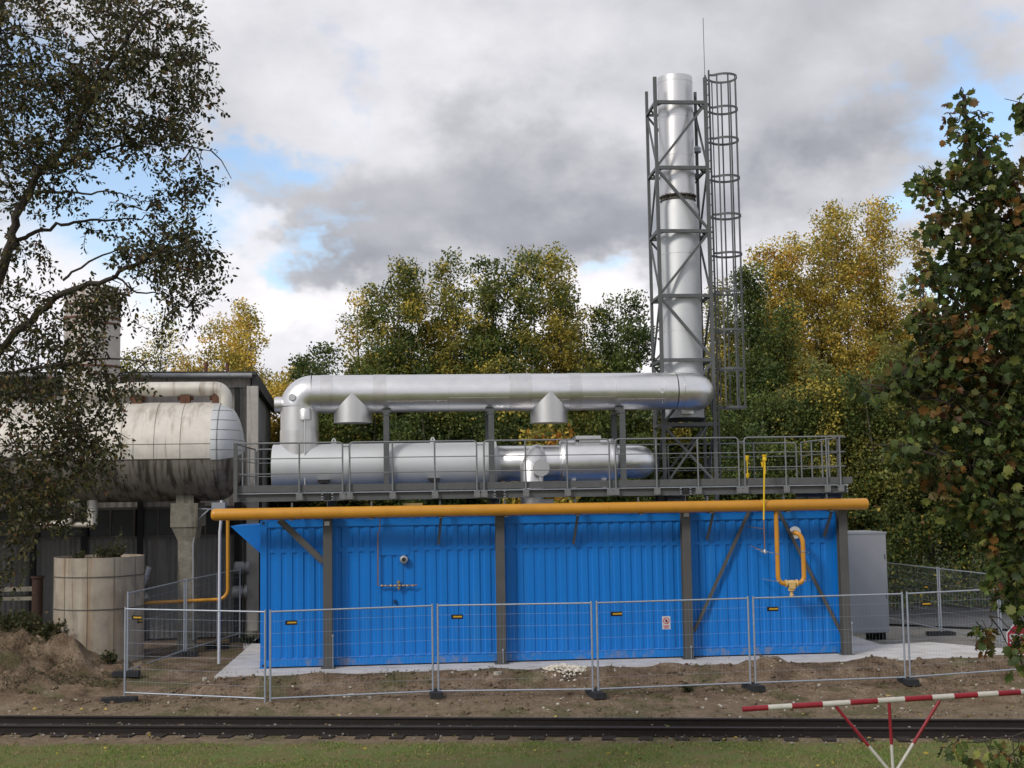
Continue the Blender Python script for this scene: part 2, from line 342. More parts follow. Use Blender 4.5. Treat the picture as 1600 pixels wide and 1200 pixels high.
def tag(o, label=None, cat=None, group=None, kind=None):
    if label: o['label'] = label
    if cat: o['category'] = cat
    if group: o['group'] = group
    if kind: o['kind'] = kind
    return o
def thing(name, label, cat, loc, rz=0.0, group=None):
    o = bpy.data.objects.new(name, None); COL.objects.link(o); o.empty_display_size = .3
    o.location = loc; o.rotation_euler = (0, 0, rz); MATS[o.name] = Matrix.Translation(loc) @ Matrix.Rotation(rz, 4, 'Z')
    return tag(o, label, cat, group)
def elbow(c0, d0, c1, n=10):        # quarter-bend points from c0 (leaving along d0) to c1
    c0, c1, d0 = Vector(c0), Vector(c1), Vector(d0).normalized(); v = c1-c0; a = v.dot(d0); side = v-d0*a; b = side.length; side = side.normalized()
    return [c0+d0*a*math.sin(t)+side*b*(1-math.cos(t)) for t in [math.pi/2*i/n for i in range(n+1)]]

# ------------------------------------------------------------------ terrain
PA, PB = gnd(335, 1057), gnd(1570, 1027)
pdir = (PB-PA).normalized(); pnor = Vector((-pdir.y, pdir.x, 0))
PADP = [PA, PB, gnd(1566, 1013), gnd(1450, 1003), P((LEN+1.4, 1.4, 0)), P((LEN+1.4, 5.0, 0)), P((-1.0, 5.0, 0)), gnd(404, 996)]
def inpoly(x, y, poly, grow=0):
    c = False; n = len(poly)
    for i in range(n):
        a, b = poly[i], poly[(i+1) % n]
        if (a.y > y) != (b.y > y) and x < (b.x-a.x)*(y-a.y)/(b.y-a.y)+a.x: c = not c
    return c
def sst(a, b, x):
    t = max(0.0, min(1.0, (x-a)/(b-a))); return t*t*(3-2*t)
RA_, RB_ = gnd(0, 1118, -.36), gnd(1600, 1124, -.36); rdir_ = (RB_-RA_).normalized(); rnor_ = Vector((-rdir_.y, rdir_.x, 0))
def gz(x, y):
    dr = (Vector((x, y, 0))-RA_).dot(rnor_); fr__ = sst(.2, 1.5, dr)
    d = (Vector((x, y, 0))-PA).dot(pnor)
    h = -.52+sst(-1.10, -.12, d)*.30+.21*sst(-3.4, -1.3, d)
    lf = 1-sst(-7.6, -6.0, x)
    if lf > 0: h = h*(1-lf)+lf*(-.40+sst(-.4, 4.2, d)*.38)
    h -= .36*sst(33.2, 35.6, y)*sst(6.6, 8.6, x)+.30*sst(9.6, 11, x)*sst(30.5, 33, y)*(1-sst(33.2, 35.6, y))
    if y < 32:
        n = mn.noise((x*1.3, y*1.3, 3))*.5+mn.noise((x*4, y*4, 9))*.28+mn.noise((x*11, y*11, 5))*.14
        amp = .16*math.exp(-((d+.45)/.32)**2)+.035
        amp *= fr__*.9+.1; h = -.52+(h+.52)*fr__
        h += n*amp
        # ragged crest of thrown soil along the pad
        cr = math.exp(-((d+.16)/.12)**2)*max(0, mn.noise((x*1.1, 0, 2))*.8+.25)*.10
        h += cr
    # heap of soil at the left, in front of the old tank
    for (mx_, my_, r, hh) in MOUNDS:
        q = ((x-mx_)**2+((y-my_)*1.0)**2)/r**2
        if q < 6: h += fr__*hh*math.exp(-q)*(1+.5*mn.noise((x*2.2, y*2.2, 1))+.35*mn.noise((x*6, y*6, 4))+.2*mn.noise((x*15, y*15, 4)))
    if d > 1.2: h = min(h, h) - .13*sst(1.2, 2, d)
    return h
def mnd(px, py, Y, r, h): q = at(px, py, Y); return (q.x, q.y, r, h)
MOUNDS = [mnd(10, 1000, 29.6, 1.3, .50), mnd(105, 1000, 29.4, .65, .52), mnd(-70, 1000, 29.5, 2.0, .5), mnd(0, 1000, 28.1, 1.1, .28), mnd(245, 1000, 29.8, .9, .16),
          mnd(1425, 1010, 27.15, .26, .24), mnd(160, 1000, 29.2, .8, .16)]
for k in range(26):
    r_ = random.Random(k); d_ = -.2-r_.random()*.6; u_ = r_.uniform(1, 16.5); q = PA+pdir*u_+pnor*d_
    MOUNDS.append((q.x, q.y, r_.uniform(.12, .34), r_.uniform(.03, .10)))
def axis(lo, hi, step, far_lo, far_hi):
    a = list(np.arange(lo, hi+1e-6, step)); x, s_ = hi, step
    while x < far_hi: s_ *= 1.35; x += s_; a.append(min(x, far_hi))
    x, s_ = lo, step; pre = []
    while x > far_lo: s_ *= 1.35; x -= s_; pre.append(max(x, far_lo))
    return pre[::-1]+a
xs = axis(-14, 13.5, .11, -900, 900); ys = axis(19.5, 31.5, .11, -60, 1500)
vs = []
for y in ys:
    for x in xs:
        z = gz(x, y)
        if inpoly(x, y, PADP) and (Vector((x, y, 0))-PA).dot(pnor) > .10: z = min(z, -.09)
        vs.append((x, y, z))
nx = len(xs)
fs = [(j*nx+i, j*nx+i+1, (j+1)*nx+i+1, (j+1)*nx+i) for j in range(len(ys)-1) for i in range(nx-1)]
g = MB(); g.add(vs, fs, True); tag(g.build('ground', 'ground'), kind='structure')
pad = MB(); pad.prism([Vector((p.x, p.y, -.16)) for p in PADP], (0, 0, .16)); tag(pad.build('pavement', 'concrete'), kind='structure')
# road at the right behind the plant
ra = [gnd(1290, 972, -.45), gnd(1400, 976, -.45), gnd(1600, 985, -.45), gnd(2300, 1020, -.45)]; rb = [gnd(1290, 941, -.45), gnd(1400, 945, -.45), gnd(1600, 953, -.45), gnd(2300, 969, -.45)]
rd = MB(); rd.add([(p.x, p.y, -.43) for p in ra+rb], [(i, i+1, i+5, i+4) for i in range(3)]); tag(rd.build('road', 'asphalt'), kind='structure')
kb = MB(); kb.tube([Vector((p.x, p.y, -.42)) for p in rb], .09, 4, smooth=False); tag(kb.build('road_kerb', 'oldconc'), kind='structure')
# hills far behind
hv = []; n_ = 60
for i in range(n_+1):
    x = -420+i*14.0; hgt = 15+11*math.exp(-((x-75)/70)**2)+5*mn.noise((x*.01, 0, 0))+4*math.exp(-((x+60)/90)**2)
    hv += [(x, 170, -.6), (x, 215, hgt*.55), (x, 280, hgt), (x, 420, -1)]
hl = MB(); hl.add(hv, [(i*4+k, (i+1)*4+k, (i+1)*4+k+1, i*4+k+1) for i in range(n_) for k in range(3)], True); tag(hl.build('hills', 'hill'), kind='structure')

# ------------------------------------------------------------------ railway track
def rail_line(pa, pb, zr):
    a, b = gnd(*pa, zr), gnd(*pb, zr); d = (b-a).normalized(); return a-d*14, b+d*14
def rail(pa, pb, zr, label):
    a, b = rail_line(pa, pb, zr); d = (b-a).normalized(); sd = Vector((-d.y, d.x, 0))
    prof = [(-.06, -.15), (.06, -.15), (.06, -.135), (.010, -.12), (.010, -.04), (.034, -.03), (.034, -.002), (-.034, -.002), (-.034, -.03), (-.010, -.04), (-.010, -.12), (-.06, -.135)]
    t = thing('railway_track_rail', label, 'rail', (a.x, a.y, zr-.15), 0)
    m = MB(); m.prism([a+sd*x+Vector((0, 0, z)) for x, z in prof], b-a); m.build('rail_web', 'rail', t)
    m = MB(); m.prism([a+sd*x+Vector((0, 0, z)) for x, z in [(-.030, -.0015), (.030, -.0015), (.024, .002), (-.024, .002)]], b-a); m.build('rail_head', 'railtop', t)
    return a, b, sd
ra_, rb_, rsd = rail((0, 1118), (1600, 1124), -.36, 'far rail of the railway track, dark rusty side towards the lawn')
na_, nb_, _ = rail((0, 1133), (1600, 1138), -.36, 'near rail of the railway track, beside the lawn edge')
tb = MB(); tb.add([ra_-rsd*.02, rb_-rsd*.02, nb_+rsd*.06, na_+rsd*.06], [(0, 1, 2, 3)]); tb.v = [(x, y, -.497) for x, y, z in tb.v]; tag(tb.build('track_bed', 'bed'), kind='structure')
mid = (ra_+na_)/2; tdir = (rb_-ra_).normalized(); tl = (rb_-ra_).length
sl = MB(); k = 0.0
proto = None
while k < tl:
    c = mid+tdir*k
    if -11.5 < c.x < 11.5:
        m = MB(Frame((c.x, c.y, -.535), math.atan2(tdir.y, tdir.x)))
        if proto is None:
            rn = random.Random(3)
            m.box((-.12, -.75, -.12), (.12, .75, .045)); proto = m.build('sleeper', 'sleeper')
            # move to own origin
            base = Matrix.Translation((c.x, c.y, -.535)) @ Matrix.Rotation(math.atan2(tdir.y, tdir.x), 4, 'Z')
            proto.data.transform(base.inverted()); proto.matrix_world = base; o = proto
        else:
            o = proto.copy(); COL.objects.link(o); o.matrix_world = Matrix.Translation((c.x, c.y, -.535-.01*random.random())) @ Matrix.Rotation(math.atan2(tdir.y, tdir.x)+random.uniform(-.03, .03), 4, 'Z')
        tag(o, 'dark tarred wooden sleeper half buried in ballast under the rails', 'sleeper', 'sleepers under the railway track')
    k += .62

# ------------------------------------------------------------------ blue container
cont = thing('steel_container', 'long bright blue corrugated steel container under the grey platform', 'container', P((LEN/2, 1.45, 0)), TH)
CD = 2.9; HT = 3.215; ZJ0, ZJ1 = 2.50, 2.56
def corr(u0, u1, z0, z1, flip=1, per=.243, gaps=()):
    m = MB(P); u = u0
    # flat side sheet with trapezoid grooves whose ends are closed
    wo, wi = .028, .050
    cuts = []
    k = u0+.06
    while k+per*.62 < u1:
        if not any(a < k+.1 < b for a, b in gaps): cuts.append(k)
        k += per
    pu = u0
    for c in cuts:
        a, b = c, c+per*.52; s_ = .030
        m.add([(pu, wo, z0), (a, wo, z0), (a, wo, z1), (pu, wo, z1)], [(0, 1, 2, 3)])
        m.add([(a, wo, z0), (a+s_, wi, z0+.03), (a+s_, wi, z1-.03), (a, wo, z1)], [(0, 1, 2, 3)])
        m.add([(a+s_, wi, z0+.03), (b-s_, wi, z0+.03), (b-s_, wi, z1-.03), (a+s_, wi, z1-.03)], [(0, 1, 2, 3)])
        m.add([(b-s_, wi, z0+.03), (b, wo, z0), (b, wo, z1), (b-s_, wi, z1-.03)], [(0, 1, 2, 3)])
        m.add([(a, wo, z1), (a+s_, wi, z1-.03), (b-s_, wi, z1-.03), (b, wo, z1)], [(0, 1, 2, 3)])
        m.add([(a, wo, z0), (b, wo, z0), (b-s_, wi, z0+.03), (a+s_, wi, z0+.03)], [(0, 1, 2, 3)])
        pu = b
    m.add([(pu, wo, z0), (u1, wo, z0), (u1, wo, z1), (pu, wo, z1)], [(0, 1, 2, 3)])
    return m
fg0, fg1 = U(592, .03, 845), U(637, .03, 845)
lo_ = corr(.14, LEN-.14, .19, ZJ0); lo_.build('corrugated_wall', 'blue', cont)
up_ = corr(.14, LEN-.14, ZJ1, 3.06, gaps=[(fg0, fg1)]); up_.build('corrugated_wall', 'blue', cont)
m = MB(P); m.box((.14, .026, ZJ0), (LEN-.14, .05, ZJ1)); m.box((fg0-.02, .016, ZJ0-.10), (fg1+.03, .026, 2.98)); m.build('joint_strip', 'blue', cont)
m = MB(P); m.box((.14, 0, 3.06), (LEN-.14, .10, HT-.01)); m.build('top_rail', 'blue', cont)
m = MB(P); m.box((.14, -.004, .03), (LEN-.14, .12, .185)); m.build('bottom_rail', 'bluelow', cont)
for u in (0, LEN-.14):
    m = MB(P); m.box((u, -.006, .12), (u+.14, .14, HT-.12)); cpost = m.build('corner_post', 'blue', cont)
    for z in (0, HT-.12):
        m = MB(P); m.box((u-.004, -.012, z), (u+.15, .16, z+.12)); m.cur = 1; m.box((u+.045, -.016, z+.035), (u+.10, -.011, z+.085)); m.build('corner_casting', ['blue', 'dark'], cpost)
m = MB(P); m.box((.02, .07, .05), (.06, CD, HT-.03)); m.box((LEN-.06, .14, .05), (LEN-.02, CD, HT-.03)); m.box((.06, CD-.04, .05), (LEN-.06, CD, HT-.03)); m.build('side_wall', 'blue', cont)
m = MB(P); m.box((0.01, .012, HT-.03), (LEN-.01, CD, HT))
for i in range(52): m.box((.2+i*.245, .15, HT), (.32+i*.245, CD-.1, HT+.03))
m.build('roof', 'blue', cont)
# wedge hood on the left end
a, b, c = P.px(361, 822, .45), P.px(408, 820, .3), P.px(408, 866, .3)
hood = MB(P); hood.prism([(a[0], .35, a[2]), (.0, .35, b[2]), (.0, .35, c[2]-.02)], (0, 2.0, 0)); hood.build('intake_hood', 'blue', cont)
m = MB(P)
q = P.px(631, 874, 0); m.lathe((q[0], -.10, q[2]), (q[0], .05, q[2]), [(0, .05), (.01, .085), (.05, .095), (.15, .095)], 20); m.cur = 1; m.lathe((q[0], -.103, q[2]), (q[0], -.09, q[2]), [(0, .045), (.01, .045)], 16)
m.build('exhaust_vent', ['galv', 'dark'], cont)
q = P.px(617, 940, 0); m = MB(P); m.box((q[0]-.012, -.03, q[2]-.05), (q[0]+.012, .03, q[2]+.05)); m.box((q[0]-.02, -.05, q[2]-.01), (q[0]+.015, -.03, q[2]+.04)); m.build('handle', 'dark', cont)
# small equipment on the roof
for (x0, x1, y0, y1, w, mt, nm) in [(630, 660, 786, 795, .9, 'cream', 'roof_box'), (820, 865, 780, 795, .5, 'galv', 'roof_duct')]:
    a = P.px(x0, y1, w); b = P.px(x1, y0, w); m = MB(P); m.box((a[0], w, HT+.03), (b[0], w+.4, b[2])); m.build(nm, mt, cont)
for i, w in enumerate((.3, 1.4, 2.3)):
    m = MB(P); m.tube([(3.9, w, HT+.12), (9.8, w, HT+.12)], .045, 8)
    for u in np.arange(4, 9.8, .9): m.box((u-.02, w-.05, HT+.01), (u+.02, w+.05, HT+.08))
    m.build('roof_cable_tray', 'galv', cont)

# ------------------------------------------------------------------ steel platform
DK = 3.83; W0, W1 = -.35, 3.25; E0, E1 = -.52, LEN+.12
plat = thing('steel_platform', 'long grey steel platform with pipe railings standing over the blue container', 'platform', P((LEN/2, 1.5, 0)), TH)
colu = [U(x, -.2, 950) for x in (512.5, 782.5, 1074, 1320)]
for k, u in enumerate(colu):
    for w in (-.2, 3.08):
        m = MB(P); m.hbeam((u, w, .02), (u, w, 3.44), .195, .19, up=(0, 1, 0)); m.box((u-.12, w-.12, 3.44), (u+.12, w+.12, 3.46))
        c = m.build('column', 'col', plat); m = MB(P); m.box((u-.15, w-.14, .003), (u+.15, w+.14, .0195)); m.build('base_plate', 'col', c)
    m = MB(P); m.hbeam((u, -.33, 3.545), (u, 3.2, 3.545), .16, .165, up=(0, 0, 1)); m.build('cross_beam', 'grey', plat)
for w in (W0+.06, .9, 2.1, W1-.06):
    m = MB(P); tf = .012
    if w < 0:     # channel with its open side showing between the post plates
        m.cur = 1; m.box((E0, w-.05, DK-.034), (E1, w+.03, DK-.014)); m.cur = 0; m.box((E0, w-.05, DK-.20), (E1, w+.03, DK-.188)); m.box((E0, w+.018, DK-.188), (E1, w+.03, DK-.032))  # pale top flange: brightness of the lit deck edge put into its colour
    else: m.hbeam((E0, w, DK-.11), (E1, w, DK-.11), .09, .178, up=(0, 0, 1), tf=.01)
    m.build('main_beam', ['grey', 'galvp'], plat)
m = MB(P)
for k in range(int((E1-E0)/.12)): u = E0+.06+k*.12; m.box((u-.003, W0+.11, DK-.03), (u+.003, W1, DK))
for k in range(14): w = W0+.15+k*.245; m.box((E0, w-.012, DK-.026), (E1, w+.012, DK-.004))
m.build('deck_grating', 'greylight', plat)
m = MB(P)
for w in (W0+.0, W1-.006): m.box((E0, w, DK+.005), (E1+.1, w+.006, DK+.155))
for u in (E0, ): m.box((u, W0+.006, DK+.005), (u+.006, W1-.006, DK+.155))
m.box((E1+.09, W0+.2, DK+.005), (E1+.096, W1-.006, DK+.155))
m.build('toe_board', 'grey', plat)
RT_, RM, RL = DK+1.07, DK+.73, DK+.40; rr = .019
def railing(pts, posts, round0, round1, plate=True, nm='railing'):
    """pts: the two ends (u, w); posts: their (u, w)"""
    m = MB(P); a, b = Vector((*pts[0], 0)), Vector((*pts[1], 0)); d = (b-a).normalized(); c = .07
    path = []
    if round0: path += [a+Vector((0, 0, DK-.17)), a+Vector((0, 0, RT_-c)), a+d*.02+Vector((0, 0, RT_-.02))]
    path += [a+d*(c if round0 else 0)+Vector((0, 0, RT_)), b-d*(c if round1 else 0)+Vector((0, 0, RT_))]
    if round1: path += [b-d*.02+Vector((0, 0, RT_-.02)), b+Vector((0, 0, RT_-c)), b+Vector((0, 0, DK-.17))]
    m.tube(path, rr, 8)
    for z in (RM, RL): m.tube([a+Vector((0, 0, z)), b+Vector((0, 0, z))], .011, 6)
    for p in posts: m.tube([(*p, DK-.17), (*p, RT_)], rr, 8)
    allp = list(posts)+([pts[0]] if round0 else [])+([pts[1]] if round1 else [])
    if plate:
        n = Vector((-d.y, d.x, 0))
        for p in allp:
            q = Vector((*p, 0))
            for sx in (-.05, .05):
                for z in (DK-.06, DK-.14): m.tube([q+d*sx-n*.034+Vector((0, 0, z)), q+d*sx-n*.01+Vector((0, 0, z))], .009, 6, smooth=False)
            vs = [q+d*x+n*y+Vector((0, 0, z)) for z in (DK-.175, DK-.035) for x, y in ((-.07, -.022), (.07, -.022), (.07, -.010), (-.07, -.010))]
            m.add(vs, [(3, 2, 1, 0), (4, 5, 6, 7), (0, 1, 5, 4), (1, 2, 6, 5), (2, 3, 7, 6), (3, 0, 4, 7)])
    return m.build(nm, 'greylight', plat)
wr = W0-.045
UX = lambda x: U(x, wr, 730)
railing([(UX(367.5), wr), (UX(535.3), wr)], [(UX(467.6), wr)], False, True)
railing([(UX(546.3), wr), (UX(745), wr)], [(UX(613.3), wr), (UX(679.3), wr)], True, True)
railing([(UX(756.3), wr), (UX(952.3), wr)], [(UX(821.3), wr), (UX(886.3), wr)], True, True)
railing([(UX(962), wr), (UX(1154.5), wr)], [(UX(1026), wr), (UX(1090.7), wr)], True, True)
railing([(UX(1163.8), wr), (UX(1320), wr)], [(UX(1228), wr), (UX(1292), wr), (UX(1313), wr)], True, False)
for x in (540.8, 750.6, 957, 1159):
    m = MB(P); m.tube([(UX(x)-.07, wr, RT_-.09), (UX(x)+.07, wr, RT_-.09)], .012, 6); m.build('railing_link', 'greylight', plat)
m = MB(P); m.box((UX(367.5)-.03, wr-.05, DK-.2), (UX(367.5)+.05, wr+.03, RT_+.01)); m.build('end_post', 'grey', plat)
m = MB(P); m.box((UX(1312.5)-.035, wr+.03, DK-.2), (UX(1312.5)+.035, wr+.10, RT_-.01)); m.build('end_post', 'grey', plat)
railing([(E0+.02, W0), (E0+.02, W1)], [(E0+.02, .9), (E0+.02, 2.1), (E0+.02, W1)], False, False, False)
railing([(E1+.06, W0+.3), (E1+.06, W1)], [(E1+.06, 1.1), (E1+.06, 1.6), (E1+.06, 2.4), (E1+.06, W1)], False, False, False)
nb = 4; seg = (E1-E0)/nb
for k in range(nb):
    a, b = E0+k*seg+.06, E0+(k+1)*seg-.06
    railing([(a, W1+.03), (b, W1+.03)], [(a+(b-a)/3, W1+.03), (a+(b-a)*2/3, W1+.03)], True, True, False)
# braces, pipe brackets
def brace(p, q, wd, ht, nm='brace', mt='col'):
    m = MB(P); m.bar(p, q, wd, ht, up=(0, 1, 0)); return m.build(nm, mt, plat)
a = P.px(436, 812, -.26); b = P.px(505, 878, -.26); m = MB(P); m.hbeam((a[0], -.24, a[2]), (b[0], -.24, b[2]), .05, .14, up=Vector((1, 0, 1)).normalized(), tf=.012); m.build('brace', 'col', plat)
a = P.px(1178, 795, -.1); b = P.px(1085, 987, -.1); brace((a[0], -.06, a[2]+.15), (b[0], -.06, b[2]), .075, .03)
a = P.px(1210, 795, -.1); b = P.px(1316, 990, -.1); brace((a[0], -.06, a[2]+.15), (b[0], -.06, b[2]), .075, .03)
for x0, y0, x1, y1 in ((687, 800, 685, 850), (901, 800, 896, 850), (1109, 798, 1105, 843), (1296, 795, 1288, 838)):
    a = P.px(x0, y0, -.5); b = P.px(x1, y1, -.05); m = MB(P); m.bar((b[0]+.07, -.50, Z(x0, y0, -.5)+.03), (b[0], -.04, b[2]), .055, .05, up=(0, 1, 0)); m.build('pipe_bracket', 'grey', plat)
GZ = Z(800, 796.5, -.55)
for x in (455, 580, 688, 790, 901, 1000, 1109, 1229, 1297):
    u = U(x, -.5, 800); m = MB(P); m.box((u-.03, -.62, GZ-.155), (u+.03, -.33, GZ-.127)); m.box((u+.035, -.6, GZ-.15), (u+.075, -.53, GZ-.125)); m.bar((u, -.34, GZ-.14), (u, -.29, 3.6), .04); m.build('pipe_support', 'grey', plat)
for x, y in ((511, 818), (1072, 804)):
    a = P.px(x, y, -.31); m = MB(P); m.box((a[0]-.055, -.36, a[2]-.045), (a[0]+.055, -.302, a[2]+.045)); m.build('junction_box', 'white', plat)
for x, y0 in ((520, 995), (786, 1017), (1080, 1012), (1331, 975)):
    a = P.px(x, y0, -.32); m = MB(P); m.tube([(a[0], -.325, .01), (a[0], -.325, a[2])], .010, 6); m.lathe((a[0], -.325, a[2]), (a[0], -.325, a[2]+.05), [(0, .026), (.04, .026), (.05, .01)], 10); m.build('earthing_strip', 'galv', plat)
for u in colu:            # bolted splice plates where the columns meet the deck beam
    m = MB(P); m.box((u-.05, W0+.02, DK-.185), (u+.05, W0+.05, DK-.035)); m.cur = 1
    for sx in (-.11, .11):
        for z in (DK-.17, DK-.11, DK-.05): m.box((u+sx-.02, W0-.0, z-.01), (u+sx+.02, W0+.03, z+.01))
    m.build('splice_plate', ['dark', 'galv'], plat)

# ------------------------------------------------------------------ yellow gas main with regulator loop
gas = thing('gas_pipe', 'thick ochre yellow gas main running along the container front with a looped branch', 'pipe', P((LEN/2, -.55, 3.2)), TH)
ga = P.px(330, 806.5, -.55); gb = P.px(1355, 786, -.55); gr = .128
m = MB(P); m.lathe((ga[0], -.55, GZ), (gb[0], -.55, GZ), [(0, .02), (0, gr*.55), (.02, gr*.8), (.05, gr*.95), (.09, gr), (gb[0]-ga[0]-.03, gr), (gb[0]-ga[0], gr-.02), (gb[0]-ga[0], .02)], 24); mp_ = m.build('main_pipe', 'yellow', gas)
for x in (470, 702, 948, 1190):
    m = MB(P); u = U(x, -.55, 796); m.lathe((u, -.55, GZ), (u+.02, -.55, GZ), [(0, gr-.002), (.006, gr+.004), (.014, gr+.004), (.02, gr-.002)], 24, caps=False); m.build('weld_bead', 'yellow', mp_)
ua = U(1214, -.5, 850); ub = U(1252, -.35, 870); zf = Z(1236, 913, -.5); r2 = .052
m = MB(P)
pts = [(ua, -.5, GZ), (ua, -.5, zf+.18)]+elbow((ua, -.5, zf+.18), (0, 0, -1), (ua+.15, -.5, zf+.02), 8)[1:]+[(ua+.19, -.5, zf+.02)]
m.tube(pts, r2, 16)
ub0 = ub
pts = [(ub0-.19, -.5, zf+.02)]+[Vector(p) for p in elbow((ub0-.15, -.5, zf+.02), (1, 0, 0), (ub0, -.5, zf+.18), 8)]
ztop = Z(1252, 850, -.5); zfl = Z(1241, 832, 0); ufl = U(1241, 0, 832)
pts += [(ub0, -.5, ztop)]+[Vector(p) for p in elbow((ub0, -.5, ztop), (0, 0, 1), (ub0-.13, -.42, zfl), 8)][1:]+[(ufl, -.12, zfl), (ufl, 0.02, zfl)]
m.tube(pts, r2, 16); m.build('branch_pipe', 'yellow', gas)
m = MB(P); m.lathe((ufl, -.055, zfl), (ufl, .02, zfl), [(0, .06), (0, .14), (.03, .145), (.075, .145)], 28); m.build('wall_flange', 'silver', gas)
uc = (ua+ub0)/2; vf = thing  # regulator
m = MB(P)
for sx in (-1, 1): m.lathe((uc+sx*.14, -.5, zf+.02), (uc+sx*.10, -.5, zf+.02), [(0, .085), (.04, .085)], 18)
m.lathe((uc-.11, -.5, zf+.02), (uc+.11, -.5, zf+.02), [(0, .05), (.06, .075), (.16, .075), (.22, .05)], 18)
m.lathe((uc, -.5, zf+.05), (uc, -.5, zf-.30), [(0, .05), (.10, .06), (.11, .075), (.19, .075), (.2, .035), (.27, .035), (.28, .05), (.32, .045)], 16); m.box((uc-.07, -.59, zf-.09), (uc+.07, -.56, zf+.05)); m.build('strainer_valve', 'cream', gas)
m = MB(P)
for (x0, y0, x1, y1) in ((1182, 858, 1216, 866), (1192, 905, 1216, 909), (1250, 863, 1264, 863), (1250, 907, 1266, 906)):
    a, b = P.px(x0, y0, -.1), P.px(x1, y1, -.5); w0_ = -.04 if x1 < 1230 else -.3
    m = MB(P); m.tube([(a[0], w0_, a[2]), (b[0], -.5, b[2])], .010, 6); m.build('clamp_arm', 'galv', gas)
for (u, z) in ((ua, Z(1214, 865, -.5)), (ua, Z(1214, 908, -.5)), (ub0, Z(1252, 862, -.5)), (ub0, Z(1252, 907, -.5))): m = MB(P); m.lathe((u, -.5, z-.012), (u, -.5, z+.012), [(0, r2+.008), (.024, r2+.008)], 14); m.build('pipe_clamp', 'galv', gas)
vent = thing('vent_pipe', 'thin yellow vent pipe with funnel top rising past the platform railing', 'pipe', P(P.px(1195, 862, -.62)), TH)
m = MB(P); a = P.px(1195, 862, -.72); b = P.px(1194.5, 716, -.72); zm = Z(1195, 772, -.72); zc = Z(1195, 812, -.72)
m.tube([(a[0], -.72, zc), (b[0], -.72, b[2])], .020, 8)
m.lathe((b[0], -.72, b[2]-.35), (b[0], -.72, b[2]+.08), [(0, .02), (.28, .022), (.30, .045), (.36, .045), (.38, .04), (.40, .055), (.43, .055)], 12); m.lathe((b[0]-.05, -.72, b[2]-.20), (b[0]-.05, -.72, b[2]-.08), [(0, .015), (.07, .03), (.12, .04)], 10); m.build('upper_pipe', 'yellow2', vent)
m = MB(P); m.tube([(a[0], -.72, a[2]), (a[0], -.72, zc)], .013, 8); m.tube([(a[0], -.72, zc-.2), (a[0]-.2, -.05, zc-.17)], .008, 6); m.tube([(a[0], -.72, a[2]+.02), (a[0]-.14, -.04, a[2]+.1)], .009, 6); m.build('lower_pipe', 'copper', vent)
m = MB(P); m.lathe((a[0], -.72, a[2]-.05), (a[0], -.72, a[2]+.05), [(0, .02), (.02, .04), (.07, .04), (.1, .02)], 10); m.tube([(a[0]-.09, -.72, a[2]), (a[0]+.06, -.72, a[2]-.01)], .015, 8); m.build('stop_cock', 'galv', vent)
v2 = thing('vent_pipe', 'short yellow vent pipe with two funnels standing on the deck behind the railing', 'pipe', P((U(1167, .3, 720), .3, DK)), TH)
m = MB(P); u = U(1167.5, .3, 720); zt = Z(1167, 715, .3); m.tube([(u, .3, DK), (u+.0, .3, zt)], .014, 8); m.lathe((u, .3, zt-.10), (u, .3, zt+.05), [(0, .015), (.06, .045), (.15, .05)], 12); m.lathe((u, .3, DK+.15), (u, .3, DK+.28), [(0, .02), (.06, .045), (.12, .045)], 12); m.build('funnel_pipe', 'yellow2', v2)

# copper line on the container
cu = thing('copper_pipe', 'thin copper pipe bent down the blue wall to a brass valve row', 'pipe', P((U(591, -.05, 900), -.05, 1.8)), TH)
m = MB(P); zz = lambda y: Z(591, y, -.05)
m.tube([(U(593.5, -.08, 805), -.3, GZ), (U(593.5, -.08, 805), -.07, GZ-.22), (U(593.5, -.05, 820), -.05, zz(829)), (U(590.5, -.05, 835), -.05, zz(832)), (U(590.5, -.05, 900), -.05, zz(915)), (U(600, -.05, 915), -.05, zz(916)), (U(652, -.05, 915), -.05, Z(652, 914, -.05))], .013, 8); m.build('copper_tube', 'copper', cu)
m = MB(P)
for x, rr_ in ((597, .022), (603, .018), (611, .026), (618, .024), (624, .04), (631, .022), (637, .026), (645, .018)):
    u = U(x, -.05, 915); z = Z(x, 915, -.05); m.lathe((u-.03, -.05, z), (u+.03, -.05, z), [(0, rr_*.7), (.01, rr_), (.05, rr_), (.06, rr_*.7)], 10)
u = U(623, -.05, 912); z = Z(623, 915, -.05); m.lathe((u, -.05, z), (u, -.05, z+.11), [(0, .02), (.05, .02), (.055, .04), (.1, .042), (.11, .02)], 12); m.lathe((u, -.05, z-.1), (u, -.05, z), [(0, .012), (.04, .03), (.1, .03)], 12)
m.build('brass_valve', 'brass', cu)

# ------------------------------------------------------------------ flue and vessels
FWD = 1.2                                   # their axis behind the container front
fl = thing('exhaust_flue', 'big shiny silver flue duct carried above the platform and bending down at its left end', 'duct', P((7, FWD, DK)), TH)
zc = (Z(700, 585, FWD)+Z(700, 643.5, FWD))/2; fr_ = (Z(700, 585, FWD)-Z(700, 643.5, FWD))/2
ul = U(438, FWD, 680)+fr_*1.0; re = .33
uR = U(1110, FWD+.2, 612)-fr_; SW = FWD+1.25
vc = 0
main0, main1 = ul+.30, uR-.47
m = MB(P); m.lathe((main0, FWD, zc), (main1, FWD, zc), [(0, fr_), (main1-main0, fr_)], 48, caps=False); m.build('duct_run', 'silver', fl)
zv = 4.38
m = MB(P); pts = [(main0, FWD, zc)]+[Vector(p) for p in elbow((main0, FWD, zc), (-1, 0, 0), (ul, FWD, zc-.30), 14)][1:]; m.tube(pts, [fr_]+[fr_*.995]*13+[fr_*.99], 48, caps=False); m.build('left_elbow', 'silver', fl)
